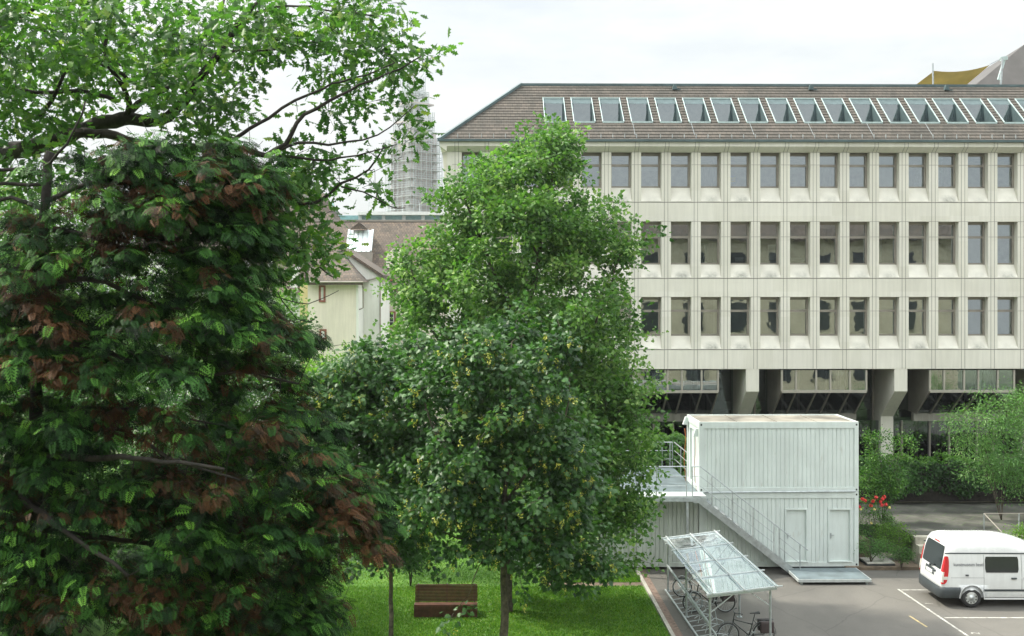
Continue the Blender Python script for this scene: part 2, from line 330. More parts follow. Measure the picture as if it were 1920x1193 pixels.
w = MB(); w.prism([(LX - .22, zf(284)), (LX - .001, zf(284)), (LX - .001, zf(400))], 'y', FY + .3, FY + .8); ob(w, 'corner_corbel', M['concrete'])
g = MB(); g.box(LX - .42, RX, FY - .44, FY - .28, Zeave - .015, Zeave + .09); ob(g, 'gutter', M['copper'])
# joints
j = MB(); JW = .009
for i in range(NW + 1):
    for dx in (.125, .29):
        x = WX0 + i * PITCH - (PITCH - OW) + dx
        if x < LX + .1: continue
        j.box(x - JW, x + JW, FY - .004, FY, ZB, Zc0)
        j.add([(x - JW, FY - .004, Zc0), (x + JW, FY - .004, Zc0), (x + JW, FY - .325, Zc1), (x - JW, FY - .325, Zc1)], [(0, 1, 2, 3)])
        j.box(x - JW, x + JW, FY - .325, FY - .32, Zc1, Zeave - .03)
for z in (rows[0][2], rows[1][2], rows[2][2]): j.box(LX, RX, FY - .006, FY - .001, z - .016, z + .012)
for i in range(NW + 1):
    for (zt, zb, zs) in rows:
        x1 = WX0 + i * PITCH; x0 = x1 - (PITCH - OW); z = zt - .36 * (zt - zb)
        j.box(max(x0, LX), x1, FY - .005, FY - .001, z - .007, z + .007)
        j.box(max(x0, LX), x1, FY - .005, FY - .001, zt - .007, zt + .007)
ob(j, 'panel_joint', M['joint'])
# sill material with dirt at the foot
def sillmat():
    m, t, b, l = newmat('stained_concrete_sill'); tc = t.nodes.new('ShaderNodeTexCoord'); sp = t.nodes.new('ShaderNodeSeparateXYZ'); l(tc.outputs['Object'], sp.inputs[0])
    g1 = ramp(t, [(0, (.25,)*3), (.12, (1,)*3), (.32, (.6,)*3), (.55, (0,)*3)]); mr = t.nodes.new('ShaderNodeMapRange'); mr.inputs[1].default_value = 0; mr.inputs[2].default_value = .72
    l(sp.outputs[2], mr.inputs[0]); l(mr.outputs[0], g1.inputs[0])
    mx_ = t.nodes.new('ShaderNodeMapRange'); mx_.inputs[1].default_value = 0; mx_.inputs[2].default_value = .95; l(sp.outputs[0], mx_.inputs[0])
    g2 = ramp(t, [(.08, (0,)*3), (.4, (1,)*3), (.75, (1,)*3), (.95, (0,)*3)]); l(mx_.outputs[0], g2.inputs[0])
    oi = t.nodes.new('ShaderNodeObjectInfo'); g3 = ramp(t, [(.1, (.05,)*3), (.9, (.85,)*3)]); l(oi.outputs['Random'], g3.inputs[0])
    ge = t.nodes.new('ShaderNodeNewGeometry'); n = noisen(t, 7, 5, .65); l(ge.outputs['Position'], n.inputs['Vector']); g4 = ramp(t, [(.3, (.3,)*3), (.65, (1,)*3)]); l(n.outputs['Fac'], g4.inputs[0])
    f = mixc(t, 1.0, g1.outputs[0], g2.outputs[0], 'MULTIPLY'); f = mixc(t, 1.0, f, g3.outputs[0], 'MULTIPLY'); f = mixc(t, 1.0, f, g4.outputs[0], 'MULTIPLY')
    n5 = noisen(t, 1.5, 4); l(ge.outputs['Position'], n5.inputs['Vector']); rr = ramp(t, [(.3, (.58, .565, .50)), (.7, (.68, .665, .59))]); l(n5.outputs['Fac'], rr.inputs[0])
    l(mixc(t, f, rr.outputs[0], (.14, .15, .13)), b.inputs['Base Color']); b.inputs['Roughness'].default_value = .9
    return m
M['sill'] = sillmat()
def mkwindow(h, hs, curtain=None):
    """origin: lower left of opening on the facade plane at the foot of the sloped sill"""
    fy = REC; f = MB(); W_ = OW; zb = hs; zt = hs + h; t_ = .055; ztr = zt - .36 * h
    f.box(.004, t_, fy, fy + .08, zb, zt - .004); f.box(W_ - .10, W_ - .004, fy - .02, fy + .08, zb, zt - .004)
    f.box(t_, W_ - .10, fy, fy + .08, zb, zb + .07); f.box(t_, W_ - .10, fy, fy + .08, zt - .14, zt - .004); f.box(t_, W_ - .10, fy - .012, fy + .08, ztr - .055, ztr + .055)
    me = f.build('window', M['bronze'], office)
    p = MB(); p.quad((t_, fy + .04, zb + .07), (W_ - .1, fy + .04, zb + .07), (W_ - .1, fy + .04, ztr - .055), (t_, fy + .04, ztr - .055))
    p.quad((t_, fy + .03, ztr + .055), (W_ - .1, fy + .03, ztr + .055), (W_ - .1, fy + .03, zt - .14), (t_, fy + .03, zt - .14)); p.build('pane', M['glass'], me)
    s = MB(); s.prism([(-.004, .02), (.02, -.0), (REC + .10, 0), (REC + .10, hs - .003), (REC - .01, hs - .003), (-.004, .05)], 'x', .004, W_ - .004); s.build('sill', M['sill'], me)
    return me
wins = {}
def curtain_mesh(x0, x1, z0, z1, seed):
    r = random.Random(seed); n = 26; mb = MB(); top = []; bot = []
    ph = r.random() * 6; fr = r.uniform(40, 60); pinch = r.uniform(0, .12)
    for i in range(n + 1):
        x = x0 + (x1 - x0) * i / n; y = REC + .22 + .035 * math.sin(x * fr + ph) + .015 * math.sin(x * fr * 2.3)
        top.append((x, y, z1)); bot.append((x + pinch * (.5 - i / n), y + .02, z0))
    vs = top + bot; mb.add(vs, [(i, i + 1, n + 2 + i, n + 1 + i) for i in range(n)]); return mb
for ri, (zt, zb, zs) in enumerate(rows):
    proto = mkwindow(zt - zb, zb - zs)
    for i in range(NW):
        o = proto if i == 0 else copy_tree(proto, office)
        o.location = (WX0 + i * PITCH - LX, 0, zs)
        if ri == 2 and i in (9, 10, 11, 12, 13, 14, 15, 16, 18, 19) or ri == 0 and i in (2, 15, 16) or ri == 1 and i in (8, 14):
            r = random.Random(i * 7 + ri); full = i in (9, 10, 11, 12)
            a, b_ = (.06, .86) if full else ((.06, r.uniform(.35, .5)) if r.random() < .5 else (r.uniform(.4, .5), .86))
            cu = curtain_mesh(a, b_, zb - zs + .1, zb - zs + (zt - zb) * .6 if ri == 2 else zt - zs - .1, i)
            cu.build('curtain', M['curtain'], o, smooth=True)
        r = random.Random(i * 31 + ri * 5)
        if r.random() < .55 and ri != 2 or ri == 2 and i < 9 and r.random() < .6:
            hgt = r.choice([.15, .25, .36, .5, .95]) * (zt - zb); bb = MB(); y_ = REC + .16
            bb.quad((.05, y_, zt - zs - hgt), (.87, y_, zt - zs - hgt), (.87, y_, zt - zs - .1), (.05, y_, zt - zs - .1)); bb.build('blind', M['blind%d' % r.randrange(3)], o)
# interior
it = MB()
for z0 in (rows[0][2], rows[1][2], rows[2][2]): it.box(LX + .4, RX - .4, FY + BT, FY + 6, z0 - .35, z0 - .02)
it.box(LX + .4, RX - .4, FY + 6, FY + 6.2, ZB, Zc0)
for i in range(1, NW, 4):
    x = WX0 + i * PITCH - (PITCH - OW) / 2
    it.box(x - .05, x + .05, FY + BT, FY + 6, ZB + .3, Zc0)
it.box(LX + .4, RX - .4, FY + BT, FY + 13.6, ZB, ZB + .12); it.box(LX + .4, RX - .4, FY + BT, FY + 13.6, Zc0 - .05, Zc0 + .1)
for i in range(0, NW, 1):      # radiators / desks behind the windows
    x = WX0 + i * PITCH
    for (zt, zb, zs) in rows:
        if (i * 7 + int(zs)) % 3 == 0: it.box(x - .1, x + .9, FY + .9, FY + 1.6, zs, zb + .05)
ob(it, 'interior', M['interior'])
# roof with tile courses as real steps
SL = math.tan(R(40)); RD = 3.9
ry0, rz0 = FY - .34, Zeave + .03; ry1 = ry0 + RD; rz1 = rz0 + RD * SL
def slope_strip(mb, xa0, xb0, xa1, xb1, t0, t1, n):
    """tile courses between slope parameters t0..t1 (0 eave, 1 ridge); x limits interpolate"""
    for k in range(n):
        a, b = t0 + (t1 - t0) * k / n, t0 + (t1 - t0) * (k + 1) / n
        def P(x, t, up): return (x, ry0 + RD * t - up * .014, rz0 + RD * SL * t + up * .02)
        def X(t): u = (t - t0) / (t1 - t0); return xa0 + (xa1 - xa0) * u, xb0 + (xb1 - xb0) * u
        (a0, a1), (b0, b1) = X(a), X(b)
        mb.quad(P(a0, a, 1), P(a1, a, 1), P(b1, b, 0), P(b0, b, 0)); mb.quad(P(a0, a, 0), P(a1, a, 0), P(a1, a, 1), P(a0, a, 1))
h0, h1 = 1.23 / RD, 2.93 / RD
DX0 = pw(1018, 185, ry0 + 2.93).x; DP = (pw(1851, 185, ry0 + 2.93).x - DX0) / 16; DW = 1.0; ND = 20
rf = MB()
ex0, rx0 = LX - .36, LX - .36 + RD
xh0 = ex0 + (rx0 - ex0) * h0; xh1 = ex0 + (rx0 - ex0) * h1
slope_strip(rf, ex0, RX, xh0, RX, 0, h0, 6); slope_strip(rf, xh1, RX, rx0, RX, h1, 1, 5)
slope_strip(rf, xh0, DX0, xh1, DX0, h0, h1, 9)
for i in range(ND):
    x0 = DX0 + i * DP + DW; x1 = DX0 + (i + 1) * DP if i < ND - 1 else RX
    slope_strip(rf, x0, x1, x0, x1, h0, h1, 9)
rf.quad((ex0, ry0, rz0), (rx0, ry1, rz1), (rx0, FY + 14 - 3, rz1), (ex0, FY + 14.3, rz0))
rf.quad((rx0, ry1, rz1), (RX, ry1, rz1), (RX, FY + 11, rz1), (rx0, FY + 11, rz1))
rf.quad((rx0, FY + 11, rz1), (RX, FY + 11, rz1), (RX, FY + 14.3, rz0), (ex0, FY + 14.3, rz0))
roof = ob(rf, 'roof', M['tile'])
rc = MB(); rc.box(rx0 - .05, RX, ry1 - .05, ry1 + .12, rz1 - .02, rz1 + .10); rc.bar((ex0, ry0, rz0 + .05), (rx0, ry1, rz1 + .06), .18, .12)
ob(rc, 'ridge_cap', M['copper'])
sg = MB()
for k in range(60):
    x = LX + .5 + k * .55 * 1.0
    if x < RX: sg.box(x - .012, x + .012, ry0 + .17, ry0 + .22, rz0 + .15, rz0 + .34)
for k in range(6):
    x = pw(1187 + k * 110, 240, ry0 + 1).x
    sg.bar((x, ry0 + .3, rz0 + .3 * SL + .05), (x, ry0 + 1.15, rz0 + 1.15 * SL + .05), .012)
ob(sg, 'snow_guard', M['galv'])
for px in (1265, 1521, 1775):
    p = pw(px, 160, ry1 - .35); hk = MB(); x = p.x; y = ry1 - .3; z = rz1 - .25
    hk.prism([(x - .12, z), (x + .12, z), (x + .06, z + .26), (x - .05, z + .26)], 'y', y - .12, y + .1); hk.box(x - .03, x + .3, y - .04, y + .02, z - .02, z + .04)
    ob(hk, 'roof_vent', M['copper'])
for i in range(ND):
    if i == 0:
        fr = MB(); yb, zb_ = 0, 0; D = RD * (h1 - h0); H = D * SL
        # local origin at lower-left on the roof plane
        for x in (0, DW): fr.bar((x, -.03, .03), (x, D, H + .03), .035, .05)
        fr.box(0, DW, -.06, 0, -.03, .05); fr.box(0, DW, D - .03, D + .03, H - .01, H + .05)
        dm = fr.build('dormer_window', M['white_trim'], office)
        rv = MB(); gy = D - .35
        rv.add([(.02, 0, 0), (.02, D, H), (.02, D, 0)], [(0, 1, 2)]); rv.add([(DW - .02, 0, 0), (DW - .02, D, H), (DW - .02, D, 0)], [(0, 1, 2)])
        rv.quad((.02, 0, 0), (DW - .02, 0, 0), (DW - .02, D, 0), (.02, D, 0)); rv.quad((.02, gy, H * .78), (DW - .02, gy, H * .78), (DW - .02, D, H), (.02, D, H))
        rv.box(.02, .09, gy - .02, gy + .03, 0, H * .79); rv.box(DW - .09, DW - .02, gy - .02, gy + .03, 0, H * .79)
        rv.build('reveal', M['copper'], dm)
        gl = MB(); gl.quad((.09, gy, .02), (DW - .09, gy, .02), (DW - .09, gy + .02, H * .78), (.09, gy + .02, H * .78)); gl.build('pane', M['glass'], dm)
        o = dm
    else: o = copy_tree(dm, office)
    o.location = (DX0 + i * DP - LX, ry0 + RD * h0 - FY, rz0 + RD * SL * h0 - .0)
it = MB(); it.box(DX0 - .5, RX - .5, FY + 4.5, FY + 4.6, Zc0 + .2, rz1 - .1); it.quad((DX0 - .5, FY + 1, rz0 + .3), (RX - .5, FY + 1, rz0 + .3), (RX - .5, FY + 5, rz0 + .3), (DX0 - .5, FY + 5, rz0 + .3)); ob(it, 'attic_interior', M['interior'])
# lower storeys: hanging glazed bays, brackets
Zbf = zf(735); Ybk = FY + 1.7; Zsb = zf(776, Ybk); Zbm = zf(791, Ybk)
BP = PITCH * 5; pat = [0, 27, 65, 92, 129, 160]
bayx = pw(1467, 700, FY).x
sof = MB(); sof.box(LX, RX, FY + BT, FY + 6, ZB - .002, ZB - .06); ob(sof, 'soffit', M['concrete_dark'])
for k in range(-3, 4):
    X = bayx + k * BP; sc = FY / FPX
    if X + 4 > RX: continue
    f = MB(); sbs = []; y0 = FY + .06
    xs = [X + p * sc for p in pat]
    if xs[0] < LX - 1: continue
    for x in xs: 
        f.box(x - .04, x + .04, y0, y0 + .12, Zbf, ZB - .065); sb_ = MB(); sb_.bar((x, y0 + .08, Zbf - .02), (x, Ybk - .02, Zsb), .07, .10); sbs.append(sb_)
    f.box(xs[0], xs[-1], y0 - .02, y0 + .1, Zbf - .07, Zbf + .05)
    bw = ob(f, 'bay_window', M['bronze_light'])
    for sb_ in sbs: pp = ob(sb_, 'slanted_mullion', M['bronze'], office); pp.parent = bw
    p = MB(); p.quad((xs[0], y0 + .06, Zbf + .05), (xs[-1], y0 + .06, Zbf + .05), (xs[-1], y0 + .06, ZB - .07), (xs[0], y0 + .06, ZB - .07)); pp = ob(p, 'pane', M['glass'], office); pp.parent = bw
    p = MB(); p.quad((xs[0], Ybk, Zsb), (xs[-1], Ybk, Zsb), (xs[-1], y0 + .08, Zbf - .05), (xs[0], y0 + .08, Zbf - .05)); pp = ob(p, 'slanted_pane', M['glass_dark'], office); pp.parent = bw
    for x in (xs[0], xs[-1]):
        p = MB(); p.add([(x, y0 + .08, ZB - .07), (x, y0 + .08, Zbf), (x, Ybk, Zsb), (x, FY + 3, Zsb), (x, FY + 3, ZB - .07)], [(0, 1, 2, 3, 4)]); pp = ob(p, 'side_panel', M['bronze'], office); pp.parent = bw
    # curtains/blinds inside
    cu = MB(); r = random.Random(k)
    for a, b in zip(xs[:-1], xs[1:]):
        if r.random() < .35: 
            n = 14
            for i in range(n): 
                xa, xb = a + .08 + (b - a - .16) * i / n, a + .08 + (b - a - .16) * (i + 1) / n
                cu.quad((xa, y0 + .5 + .03 * (i % 2), Zbf), (xb, y0 + .5 + .03 * ((i + 1) % 2), Zbf), (xb, y0 + .5 + .03 * ((i + 1) % 2), ZB - .1), (xa, y0 + .5 + .03 * (i % 2), ZB - .1))
    if cu.v: pp = ob(cu, 'curtain', M['curtain'], office); pp.parent = bw
    # beam and glazing under the bay
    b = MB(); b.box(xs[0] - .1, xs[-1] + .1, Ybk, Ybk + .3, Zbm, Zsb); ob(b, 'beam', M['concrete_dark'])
brx = pw(1399, 700, FY).x
for k in range(-2, 4):
    x0 = brx + k * BP; x1 = x0 + .6
    if x1 > RX: continue
    b = MB(); y2 = Ybk
    b.prism([(FY + .01, ZB - .002), (FY + .01, Zbf), (y2, zf(782, y2)), (y2, 0), (FY + 3, 0), (FY + 3, ZB - .002)], 'x', x0, x1); ob(b, 'column', M['concrete'])
gl = MB(); lf = MB(); yg = FY + 2.6
gl.quad((LX + .3, yg, .8), (RX, yg, .8), (RX, yg, ZB - .07), (LX + .3, yg, ZB - .07))
gl.quad((LX + .3, FY + 2.0, .8), (RX, FY + 2.0, .8), (RX, FY + 2.0, Zbm), (LX + .3, FY + 2.0, Zbm)); 
x = LX + .6; i = 0
while x < RX:
    lf.box(x - .045, x + .045, yg - .1, yg - .01, .3, ZB - .065); lf.box(x + .33, x + .40, FY + 1.88, FY + 1.99, .3, Zbm)
    x += (.95, 1.35, .8, 1.35)[i % 4]; i += 1
ob(lf, 'glazing_frame', M['bronze']); ob(gl, 'glazing', M['glass_dark'])
it = MB(); it.box(LX + .5, RX, FY + 7, FY + 7.2, 0, ZB - .1); it.box(LX + .4, RX, FY + 3.2, FY + 7, Zbm + .1, Zsb); it.box(LX, RX, FY + 1.9, FY + 7, .0, .8); ob(it, 'lower_interior', mat('dark_interior', (.16, .155, .14), .9))
# a few things standing behind the panes
for (px, py, wpx, hpx, ri, c, lab, cat) in [(1374, 337, 10, 8, 0, (.75, .6, .12), 'small yellow box behind a top row window', 'box'), (1706, 618, 14, 9, 2, (.7, .52, .15), 'tan box behind a third row window', 'box'),
        (1387, 487, 14, 8, 1, (.85, .87, .85), 'white box behind a middle row window above the container', 'box'), (1448, 473, 12, 28, 1, (.8, .84, .82), 'tall white sheet standing behind a middle row window', 'paper sheet'),
        (1497, 487, 24, 7, 1, (.85, .87, .87), 'wide low white box behind a middle row window', 'box'), (1729, 618, 16, 10, 2, (.7, .78, .78), 'pale blue grey box beside the tan box behind a window', 'box')]:
    Y = FY + REC + .3; p = pw(px, py, Y); s = Y / FPX
    b = MB(); a_, h_ = wpx * s / 2, hpx * s / 2; b.box(-a_, a_, 0, .2, 0, 2 * h_); b.box(-a_ - .004, a_ + .004, -.004, .204, 2 * h_ - .04, 2 * h_ + .004)
    o = b.build('storage_box' if cat == 'box' else 'paper_sheet', mat('box_' + str(px), c, .8)); o.location = (p.x, p.y, p.z - h_); tag(o, lab, cat)

# ------------------------------------------------------------------ site containers
CY0 = 40.2; CX0 = pw(1311, 930, CY0).x; CX1 = pw(1610, 930, CY0).x; ZD = 2.95
def corrugate(mb, x0, x1, y, z0, z1, out=-1, axis='x', pitch=.165):
    """sheet with narrow V grooves; axis x: runs along x at plane y; axis y: runs along y at plane x=y"""
    n = max(1, round((x1 - x0) / pitch)); p = (x1 - x0) / n; pts = []
    for i in range(n):
        a = x0 + i * p; pts += [(a, 0), (a + p - .035, 0), (a + p - .0175, .022)]
    pts.append((x1, 0))
    for (a, da), (b, db) in zip(pts[:-1], pts[1:]):
        if axis == 'x': mb.quad((a, y - out * da, z0), (b, y - out * db, z0), (b, y - out * db, z1), (a, y - out * da, z1))
        else: mb.quad((y - out * da, a, z0), (y - out * db, b, z0), (y - out * db, b, z1), (y - out * da, a, z1))
def container(x0, x1, y0, y1, z0, z1, m, label, doors=(), left_door=None, group=None):
    t = empty('office_container', (x0, y0, z0), 0, label, 'container', group); w, d, h = x1 - x0, y1 - y0, z1 - z0
    f = MB(); P = .16
    for x in (0, w - P):
        for y in (0, d - P): f.box(x, x + P, y, y + P, 0, h)
    for y in (0, d - P): f.box(P, w - P, y, y + P, 0, .16); f.box(P, w - P, y, y + P, h - .20, h)
    for x in (0, w - P): f.box(x, x + P, P, d - P, 0, .16); f.box(x, x + P, P, d - P, h - .20, h)
    f.build('frame', m, t)
    c = MB()
    for x in (.05, w - .11):
        for z in (.04, h - .10): c.box(x, x + .06, -.004, .04, z, z + .07)
    c.build('corner_casting_hole', M['black'], t)
    wl = MB(); segs = []; x = P
    for (a, b, hd) in doors:
        segs.append((x, a)); x = b; corrugate(wl, a, b, .03, .16 + hd, h - .20)
    segs.append((x, w - P))
    for a, b in segs:
        if b - a > .05: corrugate(wl, a, b, .03, .16, h - .20)
    corrugate(wl, P, w - P, d - .03, .16, h - .2, 1)
    if left_door:
        a, b, hd = left_door; corrugate(wl, P, a, .03, .16, h - .2, -1, 'y'); corrugate(wl, b, d - P, .03, .16, h - .2, -1, 'y'); corrugate(wl, a, b, .03, .16 + hd, h - .2, -1, 'y')
    else: corrugate(wl, P, d - P, .03, .16, h - .2, -1, 'y')
    corrugate(wl, P, d - P, w - .03, .16, h - .2, 1, 'y')
    wl.build('wall_panel', m, t)
    r = MB(); r.box(.09, w - .09, .09, d - .09, h - .05, h + .012); 
    for i in range(1, 4): r.box(w * i / 4 - .02, w * i / 4 + .02, .095, d - .095, h + .012, h + .03)
    r.build('roof', M['cont_roof'], t)
    e = MB()
    for (a, b, c_, d_) in ((0, w, 0, .06), (0, w, d - .06, d), (0, .06, .06, d - .06), (w - .06, w, .06, d - .06)): e.box(a, b, c_, d_, h, h + .04)
    e.build('roof_edge', m, t)
    for (a, b, hd) in doors:
        dd = MB(); dd.box(a + .06, b - .06, .10, .13, .20, .16 + hd - .06)
        for q in ((a, a + .06, .0, .13, .16, .16 + hd), (b - .06, b, .0, .13, .16, .16 + hd), (a + .06, b - .06, 0, .13, .10 + hd, .16 + hd)): dd.box(*q)
        dd.box(a, b, -.03, .12, .165, .20)
        do = dd.build('door', M['cont'], t); hh = MB(); hh.box(a + .10, a + .15, .075, .10, 1.05, 1.25); hh.bar((a + .12, .06, 1.18), (a + .24, .06, 1.18), .025); hh.build('handle', M['galv'], do)
    if left_door:
        a, b, hd = left_door; dd = MB(); dd.box(.07, .11, a + .05, b - .05, .2, .1 + hd)
        for q in ((0, .13, a, a + .05, .16, .16 + hd), (0, .13, b - .05, b, .16, .16 + hd), (0, .13, a + .05, b - .05, .1 + hd, .16 + hd)): dd.box(*q)
        do = dd.build('door', M['cont'], t); hh = MB(); hh.bar((.03, a + .12, 1.15), (.03, a + .24, 1.15), .03); hh.box(.05, .07, a + .09, a + .14, 1.0, 1.25); hh.build('handle', M['galv'], do)
    return t
k = FPX / CY0
dl = lambda px: pw(px, 1000, CY0).x - CX0
container(CX0, CX1, CY0, CY0 + 2.44, .10, 2.90, M['cont'], 'lower white corrugated site container with two white doors on its front', doors=[(dl(1472), dl(1515), 2.05), (dl(1553), dl(1597), 2.05)])
up = container(CX0, CX1, CY0, CY0 + 2.44, ZD, 5.56, M['cont'], 'upper white corrugated site container with a dusty flat roof, stacked on the lower one', left_door=(1.0, 1.85, 2.12))
for (y, z) in ((.25, 2.08), (2.25, 2.28)): bk = MB(); bk.prism([(-.20, z), (0, z), (0, z + .30), (-.10, z + .30)], 'y', y - .09, y + .09); bk.build('junction_box', M['cont'], up)
gt = MB(); gt.tube([(.05, -.05, -.01), (5.95, -.05, .02)], .03, 6); gt.tube([(.2, -.06, .06), (.2, -.1, .02), (.35, -.1, .03)], .02, 5); gt.build('conduit', M['galv'], up)
orange = mat('orange_cable', (.55, .17, .05), .6, .05); redc = mat('dull_red_cable', (.35, .10, .08), .6, .05)
for name, y, m, lab in (('power_cable', 42.45, orange, 'orange cable hanging down the back corner of the upper container by its door'), ('power_cable', 40.42, redc, 'dull red cable hanging down the front corner of the upper container')):
    t_ = MB(); x = CX0 - .12; pts = [(x + .03 * math.sin(i * .9), y - (.10 * (i / 9) ** 2 if y < 41 else 0), ZD + 2.12 - i * .235) for i in range(10)]
    t_.tube(pts, .009, 6)
    tag(t_.build(name, m, smooth=True), lab, 'cable')
for i in range(3):
    x1 = CX0 - .03 - i * 2.46
    container(x1 - 2.43, x1, CY0 + .02, CY0 + 5.4, .10, 2.88, M['cont2'], ['grey corrugated container end right beside the foot of the stacked containers, under the deck', 'grey corrugated container end behind the tree, second left of the stacked containers', 'grey corrugated container end behind the maple trunk, leftmost in the row'][i], group='row of grey containers under the deck')
# deck
def rail(mb, pts, posts, h=1.1, rr=.022, levels=(1.1, .74, .38)):
    for l in levels: mb.tube([(p[0], p[1], p[2] + l) for p in pts], rr if l == 1.1 else .014, 6)
    for p in posts: mb.bar((p[0], p[1], p[2] - .02), (p[0], p[1], p[2] + h), .035)
DXL = CX0 - 3.7
deck = empty('metal_deck', (DXL, CY0, ZD), 0, 'grey metal deck with railings on top of the grey containers, left of the upper container', 'deck')
d = MB(); L0 = lambda x, y, z: (x - DXL, y - CY0, z - ZD)
d.box(0, CX0 - DXL - .01, .05, 5.5, -.06, 0); d.build('deck_plate', M['steel_plate'], deck)
d = MB(); d.box(0, CX0 - DXL + .1, -.82, .045, -.06, .0); d.build('grating', M['galv_light'], deck)
d = MB(); d.box(0, CX0 - DXL + .1, -.84, -.78, -.20, -.062); 
for x in (CX0 - DXL - .6, .4): d.bar((x, -.75, -ZD), (x, -.75, -.2), .09)
d.build('support_post', M['galv'], deck)
d = MB(); xa = pw(1231, 900, CY0 - .8).x - DXL; xb = pw(1287, 900, CY0 - .8).x - DXL
rail(d, [(0, -.8, 0), (xb, -.8, 0)], [(.05, -.8, 0), (xa, -.8, 0), (xb, -.8, 0)]); 
xq = pw(1249, 850, 45.6).x - DXL
rail(d, [(0, 5.42, 0), (CX0 - DXL - .05, 5.42, 0)], [(.05, 5.42, 0), (xq - .17, 5.42, 0), (xq + .17, 5.42, 0), (CX0 - DXL - .05, 5.42, 0)]); rail(d, [(CX0 - DXL + .03, 2.5, 0), (CX0 - DXL + .03, 5.4, 0)], [(CX0 - DXL + .03, 3.9, 0)])
d.build('railing', M['galv'], deck)
# stair
sx0 = pw(1312, 930, CY0 - .8).x; sx1 = pw(1497, 1085, CY0 - .9).x; st = empty('metal_staircase', (sx0, CY0 - .8, 0), 0, 'straight galvanised metal staircase with railing rising in front of the containers to the deck', 'staircase')
n = 15; run = sx1 - sx0
for y in (0, .74):
    s_ = MB(); s_.prism([(-.25, ZD), (0, ZD), (run, .12), (run, .0), (run - .25, .0), (-.05, ZD - .26), (-.25, ZD - .26)], 'y', y - .025, y + .025); s_.build('stringer', M['galv'], st)
for i in range(n):
    tr = MB(); x = run * (i + .5) / n; z = ZD * (1 - (i + 1) / (n + .0)) + .08; tr.box(x - .12, x + .12, .03, .71, z - .03, z); tr.build('tread', M['galv'], st)
ra = MB()
def zs_(x): return ZD - (ZD - .12) * x / run
pxs = [1298, 1335, 1373, 1412, 1451, 1461, 1500]
pp_ = [(pw(p, 1000, CY0 - .8).x - sx0) for p in pxs]
for a, b in ((0, 4), (5, 6)):
    A, B = pp_[a], pp_[b]; pts = ([(A, 0, ZD), (0.02, 0, ZD), (B, 0, zs_(B))] if a == 0 else [(A, 0, zs_(A)), (B, 0, zs_(B))])
    rail(ra, pts, [])
rail(ra, [(pp_[4], 0, zs_(pp_[4])), (pp_[5], 0, zs_(pp_[5]))], [], levels=(1.1,)); rail(ra, [(pp_[6], 0, zs_(pp_[6])), (pp_[6] + .3, 0, zs_(pp_[6] + .3))], [], levels=(1.1,))
for x in pp_: ra.bar((x, 0, zs_(max(x, 0)) - .05), (x, 0, zs_(max(x, 0)) + 1.1), .035)
ra.build('railing', M['galv'], st)
a, b = gp(1497, 1086, .22), gp(1635, 1086, .22); c_ = gp(1540, 1064, .22)
pf = empty('metal_platform', (a.x, a.y, 0), 0, 'low grey metal platform in front of the container doors at the foot of the staircase', 'platform')
q = MB(); q.box(0, b.x - a.x, 0, c_.y - a.y, .10, .20); q.build('edge_frame', M['galv_light'], pf); q = MB(); q.box(.04, b.x - a.x - .04, .04, c_.y - a.y - .04, .2, .212); q.build('plate', M['steel_plate'], pf)
q = MB()
for x in (.1, b.x - a.x - .18):
    for y in (.06, c_.y - a.y - .14): q.box(x, x + .08, y, y + .08, 0, .1)
q.build('foot', M['galv'], pf)
a = gp(1640, 1061, .1); sb = empty('board_stack', (a.x, a.y, 0), 0, 'flat stack of grey boards on the asphalt beside the container corner', 'board stack')
for i in range(3):
    q = MB(); q.box(-.35 + i * .02, .75, -.1, 1.5 - i * .03, .08 + i * .055, .12 + i * .055); q.build('board', M['woodgrey'] if i == 2 else M['blackplastic'], sb, bevel=.004)
q = MB()
for x in (-.2, .5): q.box(x, x + .1, 0, 1.4, 0, .078)
q.build('batten', M['black'], sb)

# ------------------------------------------------------------------ bicycle shelter
def T(px, py, Y): return pw(px, py, Y)
BL, BRr, FR, FL = T(1243, 1010, 37.8), T(1346, 997, 37.8), T(1462, 1100, 31.0), T(1328, 1116, 31.0)
sh = empty('bicycle_shelter', (6.3, 31.2, 0), 0, 'open bicycle shelter with a sloping clear panel roof on slim galvanised posts', 'bicycle shelter')
SH = Vector((6.3, 31.2, 0)); bil = lambda u, v: (BL * (1-u) * (1-v) + BRr * u * (1-v) + FR * u * v + FL * (1-u) * v) - SH
for i in range(4):
    for jx in range(2):
        q = MB(); z = Vector((0, 0, -.02)); ps = [bil(jx / 2, i / 4) + z, bil((jx + 1) / 2, i / 4) + z, bil((jx + 1) / 2, (i + 1) / 4) + z, bil(jx / 2, (i + 1) / 4) + z]
        q.add(ps + [p + Vector((0, 0, .008)) for p in ps], [(0, 3, 2, 1), (4, 5, 6, 7), (0, 1, 5, 4), (1, 2, 6, 5), (2, 3, 7, 6), (3, 0, 4, 7)]); q.build('roof_panel', M['plexi'], sh)
q = MB()
for i in range(5): q.bar(bil(-.03, i / 4) + Vector((0, 0, .012)), bil(1.04, i / 4) + Vector((0, 0, .012)), .045, .035)
for u in (.06, .5, .94): q.bar(bil(u, -.01) + Vector((0, 0, .05)), bil(u, 1.01) + Vector((0, 0, .045)), .035, .03)
q.build('roof_bar', M['galv_light'], sh)
q = MB()
for v in (.07, .54, .98): q = MB(); q.bar(bil(.0, v) + Vector((0, 0, -.09)), bil(.98, v) + Vector((0, 0, -.09)), .06, .06); q.build('cross_beam', M['galv_light'], sh)
